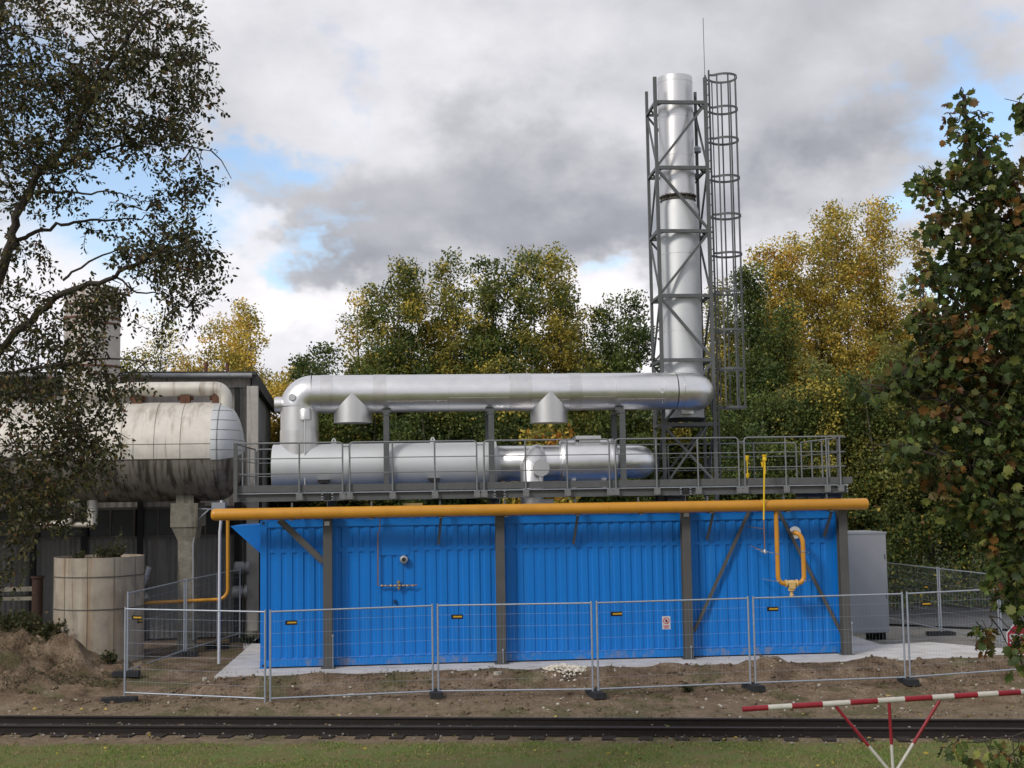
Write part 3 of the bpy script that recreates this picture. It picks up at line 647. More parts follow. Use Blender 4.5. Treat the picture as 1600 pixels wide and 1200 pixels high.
m = MB(P); m.lathe((ul, FWD, zc-.30), (ul, FWD, zv+.1), [(0, fr_*.99), (zc-.40-zv, fr_*.99)], 48, caps=False); m.build('down_duct', 'sleeve', fl)
m = MB(P); zb_ = Z(467, 673, FWD); m.lathe((ul, FWD, zb_), (ul, FWD, zv), [(0, fr_*.99), (0, fr_+.008), (zb_-zv, fr_+.008)], 48, caps=False); m.build('duct_band', 'band', fl)
m = MB(P); pts = [Vector(p) for p in elbow((main1, FWD, zc), (1, 0, 0), (main1+.62, FWD+.62, zc), 14)]+[Vector((main1+.62, SW-.02, zc))]; m.tube(pts, fr_*1.005, 48, caps=False); m.build('right_elbow', 'silver', fl)
for x0, x1 in ((502, 521), (583, 604), (794, 829), (887, 906)):
    a, b = U(x0, FWD, 612), U(x1, FWD, 612); m = MB(P); m.lathe((a, FWD, zc), (b, FWD, zc), [(0, fr_), (0, fr_+.007), (b-a, fr_+.007), (b-a, fr_)], 48, caps=False); m.build('joint_band', 'band', fl)
for x in (700, 958, 1035, 1065):
    a = U(x, FWD, 612); m = MB(P); m.lathe((a, FWD, zc), (a+.012, FWD, zc), [(0, fr_), (0, fr_+.005), (.012, fr_+.005), (.012, fr_)], 48, caps=False); m.build('joint_bead', 'sleeve', fl)
for i, (x0, x1) in enumerate(((604, 700), (700, 794), (829, 887), (906, 958), (958, 1035))):
    a, b = U(x0, FWD, 612)+.02, U(x1, FWD, 612)-.02; t_ = R(-28+9*(i % 2)); cy, cz = -math.cos(t_), math.sin(t_)
    m = MB(P); m.tube([(a, FWD+cy*(fr_-.001), zc+cz*(fr_-.001)), (b, FWD+cy*(fr_-.001), zc+cz*(fr_-.001))], .004, 4)
    k = a+.06
    while k < b: m.lathe((k, FWD+cy*(fr_-.002), zc+cz*(fr_-.002)-.02), (k, FWD+cy*(fr_+.005), zc+cz*(fr_+.005)-.02), [(0, .007), (.006, .004)], 6); k += .16
    m.build('lap_seam', 'sleeve', fl)
for x in (551.5, 857.5):
    u = U(x, FWD, 640); zb = Z(x, 661, FWD); m = MB(P); rb_t = fr_*1.0
    m.lathe((u, FWD, zc+.02), (u, FWD, zb), [(0, rb_t), (zc+.02-zb-.02, rb_t), (zc+.02-zb-.02, rb_t+.012), (zc+.02-zb, rb_t+.012), (zc+.02-zb, .05)], 48); m.build('branch_stub', 'matte_al' if x > 9999 else 'sleeve', fl)
u = U(457, .8, 620); z = Z(457, 621, .8)
m = MB(P); m.lathe((u, FWD, z), (u, FWD-fr_-.02, z), [(0, .08), (fr_+.0, .085), (fr_+.02, .07), (fr_+.02, .01)], 20); m.build('inspection_port', 'matte_al', fl)
u = U(1034, .8, 612); z = Z(1034, 611, .8); m = MB(P); m.lathe((u, FWD, z), (u, FWD-fr_-.02, z), [(0, .06), (fr_+.02, .06), (fr_+.02, .01)], 16); m.tube([(u+.01, FWD-fr_-.005, z-.05), (u+.01, FWD-fr_+.06, zc-fr_*.75)], .006, 5); m.build('inspection_port', 'band', fl)
u0_, u1_ = U(429.5, FWD, 632), ul; z = Z(434, 632, FWD)
m = MB(P); m.lathe((u0_, FWD, z), (u1_, FWD, z), [(0, .05), (0, .175), (u1_-u0_, .175)], 28); m.build('cleaning_cap', 'sleeve', fl)
u = U(477, .9, 650); z0 = Z(477, 656, .85); m = MB(P); m.lathe((u, .85, z0), (u, .85, z0+.25), [(0, .02), (0, .145), (.2, .145), (.25, .12)], 24); m.tube([(u, .75, z0), (u, .75, DK)], .018, 8); m.build('drain_cap', 'sleeve', fl)
m = MB(P); zb = zc-fr_; pw = .60
for x in (603.5, 767.5, 972.5):
    u = U(x, pw, 670)
    for w in (pw, FWD*2-pw):
        m = MB(P); m.hbeam((u, w, DK), (u, w, zb-.10), .125, .12, up=(0, 1, 0), tf=.01); m.box((u-.09, w-.07, zb-.10), (u+.09, w+.07, zb-.085)); m.build('support_post', 'grey', fl)
    m = MB(P); m.box((u-.06, pw-.05, zb-.085), (u+.06, FWD*2-pw+.05, zb-.02)); m.box((u-.1, FWD-.25, zb-.02), (u+.1, FWD+.25, zb+.055)); m.build('saddle', 'grey', fl)

ve = thing('pressure_vessel', 'long matt pale grey horizontal cylinder behind the railing, left of the two vessels', 'vessel', P((3, FWD, DK)), TH)
vr = .53; va, vb_ = U(427, FWD, 730), U(775, FWD, 730); zv = Z(600, 692.5, FWD-.1)-vr
m = MB(P); m.lathe((va, FWD, zv), (vb_, FWD, zv), [(0, .05), (0, vr-.01), (.01, vr), (vb_-va-.10, vr), (vb_-va-.10, vr+.02), (vb_-va, vr+.02), (vb_-va, .05)], 56); m.build('shell', 'matte_al', ve)
for x in (545, 620):
    a = U(x, FWD, 730); m = MB(P); m.lathe((a, FWD, zv), (a+.01, FWD, zv), [(0, vr-.005), (0, vr+.003), (.01, vr+.003), (.01, vr-.005)], 56, caps=False); m.build('shell_seam', 'band', ve)
for x in (521.5, 676):
    u = U(x, FWD, 688); m = MB(P); z = zv+vr
    pr = [(-.065, -.03), (.065, -.03), (.06, .06)]+[(.045*math.cos(t), .09+.045*math.sin(t)) for t in np.linspace(.2, math.pi-.2, 7)]+[(-.06, .06)]
    m.prism([(u+a_, FWD-.012, z+b_) for a_, b_ in pr], (0, .024, 0)); m.cur = 1; m.lathe((u, FWD-.014, z+.085), (u, FWD+.014, z+.085), [(0, .018), (.028, .018)], 12); m.build('lifting_lug', ['matte_al', 'dark'], ve)
for x in (506, 678):
    u = U(x, .8, 755); m = MB(P); m.box((u-.07, FWD-.42, DK), (u+.07, FWD+.42, zv-vr*.72)); m.cur = 1; m.box((u-.13, FWD-vr-.03, DK+.20), (u+.13, FWD-.3, DK+.27)); m.cur = 0; m.box((u-.14, FWD-vr-.04, DK+.27), (u+.14, FWD-.3, DK+.285)); m.build('saddle', ['greylight', 'dark'], ve)

vs2 = thing('exhaust_silencer', 'shorter shiny silver drum with flat box on top, right of the pale cylinder', 'vessel', P((8.5, FWD, DK)), TH)
z2 = (Z(800, 697, FWD)+Z(800, 752, FWD))/2; ra2 = (Z(800, 697, FWD)-Z(800, 752, FWD))/2
a, b = U(775, FWD, 725)-.05, U(877, FWD, 725)
m = MB(P); m.lathe((a, FWD, z2), (b+.05, FWD, z2), [(0, ra2*.8), (.1, ra2), (b-a+.05, ra2)], 48); m.build('inlet_pipe', 'silver', vs2)
a, b = U(873, FWD, 725), U(961, FWD, 725); z3 = (Z(915, 687, FWD)+Z(915, 757, FWD))/2; r3 = (Z(915, 687, FWD)-Z(915, 757, FWD))/2
m = MB(P); m.lathe((a, FWD, z3), (b, FWD, z3), [(0, ra2*.9), (.0, r3*.90), (.05, r3*.985), (.12, r3), (b-a-.14, r3), (b-a-.14, r3+.015), (b-a-.04, r3+.015), (b-a, r3*.93), (b-a, ra2*.8)], 56); m.build('drum', 'silver', vs2)
m = MB(P); a5, b5 = U(897, FWD, 685), U(936, FWD, 685); zt5 = Z(915, 681, FWD-.2); m.box((a5, FWD-.3, zt5-.09), (b5, FWD+.3, zt5)); m.box((a5+.09, FWD-.24, zt5-.5), (b5-.02, FWD+.24, zt5-.09)); m.build('top_box', 'sleeve', vs2)
c = U(1000, FWD, 725); z4 = (Z(990, 696, FWD)+Z(990, 747, FWD))/2; r4 = (Z(990, 696, FWD)-Z(990, 747, FWD))/2
pe = U(1026, FWD, 722)-r4*1.0
m = MB(P); m.tube([Vector((b-.02, FWD, z4)), Vector((pe-.30, FWD, z4))]+[Vector(p) for p in elbow((pe-.30, FWD, z4), (1, 0, 0), (pe+.05, FWD+.42, z4), 12)][1:]+[Vector((pe+.05, FWD+1.0, z4))], r4, 44); m.build('outlet_bend', 'silver', vs2)
ue = U(832, .6, 740)
m = MB(P); m.lathe((ue, .72, DK-.35), (ue, .72, z2-.02), [(0, .27), (.4+z2-DK-.08, .27), (.4+z2-DK+.02, .21)], 32); m.tube([(ue, .72, z2-.08), (ue+.10, .8, z2+.12), (ue+.17, FWD, z2+.25)], [.27, .25, .20], 28); m.build('branch_elbow', 'sleeve', vs2)
m = MB(P); a = P.px(845, 731, .45); m.lathe((a[0]-.04, .9, a[2]), (a[0], .36, a[2]), [(0, .185), (.5, .185), (.5, .195), (.54, .195), (.54, .02)], 28); m.tube([(a[0], .45, a[2]-.17), (a[0], .45, DK)], .045, 10); m.build('end_cap', 'sleeve', vs2)
for x in (897, 945):
    u = U(x, .9, 755); m = MB(P); m.box((u-.045, FWD-.35, DK), (u+.045, FWD+.35, z3-r3*.86)); m.build('saddle', 'white', vs2)

# ------------------------------------------------------------------ lattice tower, stack, ladder
TW0, TW1 = 1.88, 2.98
tw = thing('lattice_tower', 'tall grey lattice tower with caged ladder around the silver chimney', 'tower', P((9.9, 2.4, 0)), TH)
tuL = (U(1025.4, TW0, 120)+U(1036, TW0, 745))/2; tuR = (U(1104, TW0, 120)+U(1116.3, TW0, 745))/2
ztF = Z(1065, 121, TW0)
for u in (tuL, tuR):
    m = MB(P); m.box((u-.042, TW0-.042, 3.4), (u+.042, TW0+.042, ztF)); m.build('leg', 'grey', tw)
    m = MB(P); m.box((u-.035, TW1-.035, 3.4), (u+.035, TW1+.035, ztF-.02)); m.build('leg', 'grey', tw)
lev = [Z(1065, y, TW0) for y in (160, 262, 361, 462, 562.5, 663)]+[DK+.03]
def mem(p, q, s_=.06, nm='lattice_bar'):
    m = MB(P); m.bar(p, q, s_, s_, up=(0, 1, 0)); return m.build(nm, 'grey', tw)
for i, z in enumerate(lev[:-1]):
    m = MB(P); m.box((tuL+.042, TW0-.04, z-.042), (tuR-.042, TW0+.04, z+.042)); m.build('ring_beam', 'grey', tw)
    m = MB(P); m.box((tuL+.035, TW1-.03, z-.03), (tuR-.035, TW1+.03, z+.03)); m.build('ring_beam', 'grey', tw)
    for u in (tuL, tuR):
        m = MB(P); m.box((u-.03, TW0+.042, z-.035), (u+.03, TW1-.035, z+.035)); m.build('ring_beam', 'grey', tw)
    m = MB(P)
    for su, sw in ((1, 1), (-1, 1), (1, -1), (-1, -1)):
        cu_, cw = (tuL+tuR)/2, (TW0+TW1)/2; m.bar((cu_+su*.42, sw*.0+(TW0 if sw < 0 else TW1), z), (tuR if su > 0 else tuL, cw+sw*.1, z), .04)
    m.build('guide_strut', 'grey', tw)
    zl = lev[i+1]
    f = i % 2 == 0
    mem(((tuR if f else tuL), TW0, z-.03), ((tuL if f else tuR), TW0, zl+.03))
    mem(((tuL if f else tuR), TW1, z-.03), ((tuR if f else tuL), TW1, zl+.03), .045)
    for u in (tuL, tuR): mem((u, TW1 if f else TW0, z-.03), (u, TW0 if f else TW1, zl+.03), .045)
a, b = lev[5], DK
mem((tuL, TW0-.05, b+.03), (tuR-.2, TW0-.05, a-.05), .045)
for u in (tuL+.05, tuR-.05): mem((u, TW1+.02, lev[5]), (u, TW0+.1, lev[4]), .045)
# ladder with safety cage at the right side
lu = tuR+.13; lw0, lw1 = 2.0, 2.38
m = MB(P)
for w in (lw0, lw1): m.box((lu-.02, w-.02, DK), (lu+.02, w+.02, Z(1110, 114, 2.2)))
z = DK+.25
while z < ztF: m.tube([(lu, lw0, z), (lu, lw1, z)], .012, 6, caps=False); z += .28
for zz_ in lev[:-1]:
    for w in (lw0, lw1): m.box((tuR, w-.02, zz_-.02), (lu-.02, w+.02, zz_+.02))
lad = m.build('ladder', 'grey', tw)
cr_ = .345; cc = (U(1131, 2.2, 130)+U(1143, 2.2, 630))/2; cwc = 2.2
hoops = [Z(1135, y, cwc) for y in (122, 172, 220, 279, 338, 398, 457.5, 517, 577, 637)]
for z in hoops:
    m = MB(P); pts = [(cc+cr_*math.cos(t), cwc+cr_*1.05*math.sin(t)) for t in np.linspace(-2.55, 2.55, 22)]
    pts = [(lu, lw0)]+pts+[(lu, lw1)]
    v_ = []; f_ = []
    for k, (x, y) in enumerate(pts):
        d = Vector((x-cc, y-cwc, 0)).normalized()*.008
        for s_, h_ in ((-1, -.028), (1, -.028), (1, .028), (-1, .028)): v_.append((x+d.x*s_, y+d.y*s_, z+h_))
    for k in range(len(pts)-1):
        for j in range(4): f_.append((k*4+j, k*4+(j+1) % 4, k*4+4+(j+1) % 4, k*4+4+j))
    m.add(v_, f_, False); m.build('cage_hoop', 'grey', lad)
for t in (-2.3, -1.45, -.75, 0, .75, 1.45, 2.3):
    m = MB(P); x, y = cc+(cr_-.014)*math.cos(t), cwc+(cr_*1.05-.014)*math.sin(t); m.bar((x, y, hoops[-1]), (x, y, hoops[0]), .038, .010, up=(math.cos(t), math.sin(t), 0)); m.build('cage_bar', 'grey', lad)
a = P.px(1103.5, 28, TW0); m = MB(P); m.tube([(tuR, TW0, ztF), (tuR, TW0, a[2])], .008, 5); m.build('lightning_rod', 'grey', tw)
a = P.px(1089, 236, TW1); m = MB(P); m.lathe((a[0]-.02, TW1-.10, a[2]-.09), (a[0]-.02, TW1-.10, a[2]+.09), [(0, .05), (.03, .11), (.13, .11), (.18, .06)], 16); m.tube([(a[0]-.02, TW1-.1, a[2]), (tuR, TW1, a[2]-.02)], .02, 6); m.build('warning_lamp', 'galv', tw)

st = thing('chimney_stack', 'tall silver steel chimney rising inside the grey lattice tower', 'chimney', P((9.9, SW, 0)), TH)
su = (tuL+tuR)/2-.0; sw = (TW0+TW1)/2+.02
ru = (U(1083, sw, 140)-U(1029.5, sw, 140))/2; rl = (U(1094, sw, 540)-U(1031.5, sw, 540))/2
su = (U(1056.3, sw, 140)+U(1063.8, sw, 540))/2+.0
zt = Z(1056, 123, sw); zf = Z(1060, 308, sw); zf2 = Z(1060, 314, sw); zr_ = Z(1060, 330, sw); zbt = Z(1066, 654, sw)
m = MB(P); m.lathe((su, sw, zf), (su, sw, zt), [(0, ru), (zt-zf, ru), (zt-zf, ru-.02), (zt-zf-.5, ru-.02)], 48, caps=False); m.build('upper_shell', 'sleeve', st)
for y in (132, 187, 247):
    z = Z(1056, y, sw); m = MB(P); m.lathe((su, sw, z), (su, sw, z+.015), [(0, ru), (0, ru+.005), (.015, ru+.005), (.015, ru)], 48, caps=False); m.build('shell_seam', 'band', st)
m = MB(P); m.lathe((su, sw, zbt), (su, sw, zf2-.02), [(0, .1), (0, rl), (zr_-zbt, rl), (zf2-.02-zbt, ru*.94)], 48); m.build('lower_shell', 'matte_al', st)
m = MB(P); m.lathe((su, sw, zf2-.02), (su, sw, zf+.01), [(0, ru*.9), (0, ru*1.02), (.03, ru*1.02), (.03, ru*.9), (zf-zf2, ru*.9), (zf-zf2, ru*1.04), (zf-zf2+.03, ru*1.04), (zf-zf2+.03, ru*.9)], 40)
for k in range(20):
    t = k/20*2*math.pi; m.tube([(su+math.cos(t)*ru*.98, sw+math.sin(t)*ru*.98, zf2-.03), (su+math.cos(t)*ru*.98, sw+math.sin(t)*ru*.98, zf+.04)], .012, 6)
m.build('flange', 'seam', st)
for y in (400, 470, 520): 
    z = Z(1060, y, sw); m = MB(P); m.lathe((su, sw, z), (su, sw, z+.012), [(0, rl), (0, rl+.004), (.012, rl+.004), (.012, rl)], 48, caps=False); m.build('shell_seam', 'band', st)
m = MB(P); m.lathe((su, sw-.05, zbt-.06), (su, sw-.05, zbt), [(0, rl*.98), (.06, rl*1.02)], 40); m.build('base_ring', 'dark', st)
a = P.px(1066, 566, TW0); m = MB(P); m.lathe((su, TW0+.28, zc+.3), (su, sw, a[2]+.1), [(0, .33), (.3, .28), (.6, .12)], 24); m.build('cone_fairing', 'matte_al', st)
m = MB(P); q = P.px(1075, 645, 1.75); m.lathe((q[0], 1.8, Z(1075, 647, 1.8)), (q[0], 1.8, Z(1075, 632, 1.8)), [(0, .05), (0, .175), (.25, .175)], 24); m.build('drain_cap', 'sleeve', st)

# ------------------------------------------------------------------ grey cabinet behind the right end
cb = thing('switch_cabinet', 'tall plain pale grey steel cabinet behind the right end of the blue container', 'cabinet', P((LEN+.6, 3.6, 0)), TH)
wq = 3.5; a = P.px(1389.5, 988, wq); b = P.px(1389.5, 832, wq); a0 = LEN-.3
m = MB(P); m.box((a0, wq, .04), (a[0]-.02, wq+1.4, b[2]-.02)); m.build('body', 'cabinet', cb)
m = MB(P); m.box((a0, wq-.015, a[2]+.01), (a[0], wq-.002, b[2]-.03)); m.build('door_panel', 'cabinet', cb)
m = MB(P)
for u in (a0+.55, a0+1.0): m.box((u-.002, wq-.0165, a[2]+.02), (u+.002, wq-.0145, b[2]-.04))
for z in (.9, 1.9): m.box((a[0]-.06, wq-.022, z), (a[0]-.03, wq-.0145, z+.12))
m.build('door_seam', 'grey', cb)
m = MB(P); m.box((a0-.02, wq-.03, b[2]-.025), (a[0]+.02, wq+1.42, b[2]+.02)); m.build('lid', 'cabinet', cb)
m = MB(P)
for u in (a0+.1, a[0]-.15): m.box((u, wq+.1, -.5), (u+.1, wq+1.3, .04))
m.build('plinth_foot', 'dark', cb)

# ------------------------------------------------------------------ temporary mesh fence
def fence_panel(A, B, label, tagpos=.14, tag_z=1.62, group='mesh fence panels'):
    """A, B: the two base corners (ground level); the panel stands between them"""
    A, B = Vector(A), Vector(B); v = B-A; L_ = math.hypot(v.x, v.y); rz = math.atan2(v.y, v.x); sl_ = v.z/L_
    t = thing('mesh_fence', label, 'fence', A, rz, group); F = Frame(A, rz)
    i0, i1 = .055, L_-.055; Hh = 1.85; s_ = lambda x: sl_*x
    for x in (i0, i1):
        m = MB(F); m.tube([(x, 0, s_(x)+.02), (x, 0, s_(x)+Hh+.02)], .021, 8); m.build('fence_post', 'galvp', t)
    for z in (.13, Hh-.02):
        m = MB(F); m.tube([(i0, 0, s_(i0)+z), (i1, 0, s_(i1)+z)], .017, 8); m.build('fence_rail', 'galvp', t)
    m = MB(F); n = int(L_/.075)
    for k in range(1, n):
        x = i0+(i1-i0)*k/n; z0, z1 = s_(x)+.13, s_(x)+Hh-.02; m.tube([(x, .004, z0), (x, .004, z1)], .0009, 3, caps=False)
    for z in (.36, .62, .88, 1.14, 1.40, 1.64): m.tube([(i0, 0, s_(i0)+z), (i1, 0, s_(i1)+z)], .0021, 4, caps=False)
    m.build('wire_mesh', 'wire', t)
    if tagpos is not None:
        x = L_*tagpos; z = tag_z+s_(x)
        m = MB(F); m.box((x-.12, -.012, z-.045), (x+.12, -.004, z+.045)); np_ = m.build('name_plate', 'tag', t); m = MB(F); rr2 = random.Random(len(label))
        xx = x-.075
        while xx < x+.10: w_ = rr2.uniform(.012, .02); m.box((xx, -.0145, z-.012), (xx+w_, -.012, z+.018)); xx += w_+.003
        m.build('plate_print', 'tagy', np_)
    return t, F, L_
def foot(p, rz, label, L_=.62):
    t = MB(Frame((p[0], p[1], p[2]), rz)); h = .115
    pr = [(-L_/2, -.11), (-L_/2+.03, -.125), (L_/2-.03, -.125), (L_/2, -.11), (L_/2, .11), (L_/2-.03, .125), (-L_/2+.03, .125), (-L_/2, .11)]
    t.prism([(x, y, 0) for x, y in pr], (0, 0, h-.015)); t.prism([(x*.95, y*.9, h-.015) for x, y in pr], (0, 0, .015))
    for x in (-.15, -.05, .05, .15): t.lathe((x, 0, h), (x, 0, h+.012), [(0, .028), (.012, .028), (.012, .018)], 10)
    o = t.build('rubber_block', 'black'); mw = Matrix.Translation(p) @ Matrix.Rotation(rz, 4, 'Z'); o.data.transform(mw.inverted()); o.matrix_world = mw
    return tag(o, label, 'rubber block', 'black rubber fence feet')
FZ = -.42
fb = [gnd(191, 1092, -.36), gnd(418, 1102, -.38), gnd(681, 1090, -.34), gnd(931, 1087, -.32), gnd(1177, 1077, -.31), gnd(1419, 1068, -.30), gnd(1640, 1052, -.28), gnd(1860, 1032, -.28)]
labs = ['mesh fence panel at the left corner, ending at the leaning posts before the container edge', 'mesh fence panel before the leftmost container column, spanning to the copper pipe',
        'mesh fence panel in front of the second column, beside the pale rubble heap', 'mesh fence panel before the third column, with the small white warning notice',
        'mesh fence panel under the yellow regulator loop before the right end of the container', 'mesh fence panel carrying the red octagonal sign, right of the container',
        'mesh fence panel farthest right, hidden behind the maple leaves']
fps = []
for i in range(7): fps.append(fence_panel(fb[i], fb[i+1], labs[i], tagpos=(.14 if i else .10), tag_z=1.60 if i else 1.66))
dirs = [math.atan2(fb[i+1].y-fb[i-1].y, fb[i+1].x-fb[i-1].x) for i in range(1, 7)]
fl_l = {0: 'long black fence foot at the near left corner of the fence, turned sideways', 2: 'black fence foot below the copper valve row, second joint of the front fence', 3: 'black fence foot beside the pale rubble heap',
        4: 'black fence foot left of the regulator loop, beside the diagonal brace', 5: 'black fence foot below the grey cabinet at the right', 6: 'black fence foot below the red octagonal sign'}
for i in (2, 3, 4, 5, 6):
    q = fb[i]; foot((q.x, q.y, gz(q.x, q.y)-.01), dirs[i-1]+math.pi/2+random.uniform(-.25, .25), fl_l[i], .62)
q = gnd(187, 1095, -.37); foot((q.x, q.y-.02, gz(q.x, q.y)-.005), R(12), fl_l[0], .72)
# side run at the left, receding towards the building
sb = [gnd(197, 1058, -.20), gnd(289, 1024, -.12), gnd(340, 1008, -.06), gnd(376, 997, -.05)]
sl_b = ['mesh fence panel receding at the left in front of the rusty round bin', 'mesh fence panel receding beside the old concrete support column', 'mesh fence panel farthest back at the left, by the white pillar']
for i in range(3): fence_panel(sb[i], sb[i+1], sl_b[i], tagpos=.2 if i == 0 else None, tag_z=1.15, group='mesh fence panels')
for i, l in enumerate(['black fence foot on the soil behind the near left corner foot', 'black fence foot beside the old concrete support column', 'black fence foot under the white drainpipe', 'black fence foot at the base of the white pillar']):
    q = sb[i]; foot((q.x, q.y, gz(q.x, q.y)), R(8), l, .60)
# fence behind at the right
sbr = [Vector((11.55, 40.4, -.44)), Vector((12.12, 37.0, -.44)), Vector((12.68, 33.95, -.44)), Vector((13.3, 30.8, -.40))]
for i, l in enumerate(['mesh fence panel between the grey cabinet and the road', 'mesh fence panel before the road, right of the grey cabinet', 'mesh fence panel before the road, behind the maple leaves']):
    fence_panel(sbr[i], sbr[i+1], l, tagpos=.78 if i == 0 else None, tag_z=1.25, group='mesh fence panels')
q = sbr[1]; foot((q.x, q.y, gz(q.x, q.y)), R(5), 'black fence foot on the gravel by the road, right of the grey cabinet', .8)

# warning notice on the fourth panel
t3, F3, L3 = fps[3]
def px_in(F, x, y): 
    a = F.px(x, y, -.02); return a[0], a[2]-F.o.z
x_, z_ = px_in(F3, 1041, 973)
wn = thing('warning_notice', 'small white notice with a red prohibition ring wired to the fence', 'sign', F3((x_, -.02, z_-.14)), F3.a)
m = MB(F3); m.box((x_-.085, -.024, z_-.13), (x_+.085, -.018, z_+.13)); m.build('board', 'white', wn)
m = MB(F3); n = 28; c = (x_, z_+.04); vs_ = []; 
for k in range(n):
    t = 2*math.pi*k/n
    for r_ in (.052, .066): vs_.append((c[0]+r_*math.cos(t), -.0255, c[1]+r_*math.sin(t)))
m.add(vs_, [(2*k, 2*k+1, (2*k+3) % (2*n), (2*k+2) % (2*n)) for k in range(n)]); m.bar((c[0]-.042, -.0258, c[1]+.042), (c[0]+.042, -.0258, c[1]-.042), .002, .012, up=(1, 0, 1))
for k in range(3): m.box((x_-.055+.006*k, -.026, z_-.055-.022*k), (x_+.052-.004*k, -.0245, z_-.067-.022*k))
m.build('ring_print', 'signred', wn)
m = MB(F3); m.box((c[0]-.014, -.0275, c[1]-.03), (c[0]+.02, -.026, c[1]+.008))
for k in range(4): m.box((c[0]-.012+.009*k, -.0275, c[1]+.008), (c[0]-.006+.009*k, -.026, c[1]+.028-.004*abs(k-1.5)))
m.bar((c[0]-.014, -.0268, c[1]-.012), (c[0]-.03, -.0268, c[1]+.006), .002, .008, up=(1, 0, 1)); m.build('hand_print', 'hand', wn)

# octagonal stop sign on the panel at the right
t5, F5, L5 = fps[5]
x_, z_ = px_in(F5, 1592, 999)
ss = thing('stop_sign', 'red octagonal STOP sign hanging on the fence behind the maple leaves', 'sign', F5((x_, -.05, z_)), F5.a)
def octo(r, y0, y1, rot=math.pi/8): return [(x_+r*math.cos(rot+k*math.pi/4), y0, z_+r*math.sin(rot+k*math.pi/4)) for k in range(8)]
m = MB(F5); m.prism(octo(.345, -.03, 0), (0, -.012, 0)); m.build('border', 'white', ss)
m = MB(F5); m.prism(octo(.322, -.0425, 0), (0, -.002, 0)); m.build('plate', 'stopred', ss)
cv = bpy.data.curves.new('lettering', 'FONT'); cv.body = 'STOP'; cv.size = .25; cv.align_x = 'CENTER'; cv.align_y = 'CENTER'; cv.extrude = .001; cv.offset = .006
tmp = bpy.data.objects.new('lettering_tmp', cv); COL.objects.link(tmp); bpy.context.view_layer.update()
me = bpy.data.meshes.new_from_object(tmp.evaluated_get(bpy.context.evaluated_depsgraph_get())); COL.objects.unlink(tmp); bpy.data.objects.remove(tmp)
me.transform(Matrix.Scale(.86, 4, (1, 0, 0))); me.transform(Matrix.Scale(1.15, 4, (0, 1, 0))); me.transform(Matrix.Translation((0, 0, 0)) @ Matrix.Rotation(R(90), 4, 'X'))
me.materials.clear(); me.materials.append(M['white']); lt = bpy.data.objects.new('lettering', me); COL.objects.link(lt); lt.parent = ss; lt.location = (0, .004, 0)
ss.rotation_euler = (R(-3), R(3), F5.a)

# ------------------------------------------------------------------ barrier in the foreground
BD = 16.0
b0, b1 = at(1160, 1108, BD), at(1600, 1081, BD)
bdir = (b1-b0).normalized(); hub = at(1396, 1212, BD)
bar_ = thing('barrier_gate', 'red and white striped barrier boom on three splayed struts beside the track', 'barrier', (hub.x, hub.y, gz(hub.x, hub.y)), 0)
b1 = b0+bdir*6.0
bx = [1160, 1200, 1237, 1285, 1328, 1371, 1413, 1456, 1490, 1527, 1559, 1594]
pos = [(at(x, 1108-(x-1160)*27/440, BD)-b0).dot(bdir) for x in bx]
while pos[-1] < 6.0: pos.append(pos[-1]+.29)
m = MB()
for k in range(len(pos)-1):
    m.cur = k % 2; m.tube([b0+bdir*pos[k], b0+bdir*min(pos[k+1], 6.0)], .034, 14, caps=(k in (0, len(pos)-2)))
m.build('boom', ['barred', 'barwhite'], bar_)
for (x, y) in ((1306, 1101), (1389, 1096), (1468, 1092)):
    top = at(x, y, BD)+Vector((0, 0, -.02)); m = MB(); mid_ = top.lerp(hub, .57); m.tube([top, mid_], .02, 10); m.cur = 1; m.tube([mid_, hub], .0195, 10); m.build('strut', ['barred', 'barwhite'], bar_)
m = MB(); m.tube([(hub.x, hub.y, gz(hub.x, hub.y)-.1), hub], .045, 12); m.tube([hub+Vector((-.14, 0, 0)), hub+Vector((.14, 0, 0))], .05, 12); m.build('stand', 'barwhite', bar_)
e_ = b0+bdir*5.4; m = MB(); m.box((e_.x-.09, e_.y-.09, gz(e_.x, e_.y)-.1), (e_.x+.09, e_.y+.09, e_.z-.04)); m.build('pivot_post', 'barwhite', bar_)

# ------------------------------------------------------------------ old boiler house at the left
BC = at(392, 800, 36.0); B = Frame((BC.x, BC.y, 0), R(8))
bh = thing('boiler_house', 'old grey corrugated industrial building with flat black roof behind the big tank', 'building', B((-6, 0, 0)), R(8))
BL = 13.5; BDp = 10.5
zro = B.px(385, 580, -.4)[2]; zfa = B.px(385, 606, 0)[2]; zg0, zg1 = B.px(300, 838, 0)[2], B.px(300, 792, 0)[2]
def corrwall(m, u0, u1, z0, z1, w=0, per=.14, dep=.03, frm=None):
    n = int((u1-u0)/per)
    v_ = []
    for k in range(n*2+1): v_ += [(u0+(u1-u0)*k/(2*n), w-(dep if k % 2 else 0), z0), (u0+(u1-u0)*k/(2*n), w-(dep if k % 2 else 0), z1)]
    m.add(v_, [(2*k, 2*k+2, 2*k+3, 2*k+1) for k in range(2*n)])
m = MB(B); corrwall(m, -BL, -.05, -.1, zg0); m.build('lower_wall', 'wall', bh)
m = MB(B); corrwall(m, -BL, -.05, zg1, zfa, .0, .22); m.build('upper_wall', 'wallup', bh)
m = MB(B); corrwall(m, -BL, .0, zfa, zro-.12, -.08, .11, .02); m.build('fascia', 'wallup', bh)
m = MB(B); m.box((-BL, .05, -.1), (0, .3, zro-.1)); m.box((-.25, .3, -.1), (0, BDp, zro-.1)); m.box((-BL, BDp-.2, -.1), (-.25, BDp, zro-.1)); m.build('inner_wall', 'dark', bh)
m = MB(B); corrwall(m, 0, BDp, -.1, zro-.1, 0, .2)
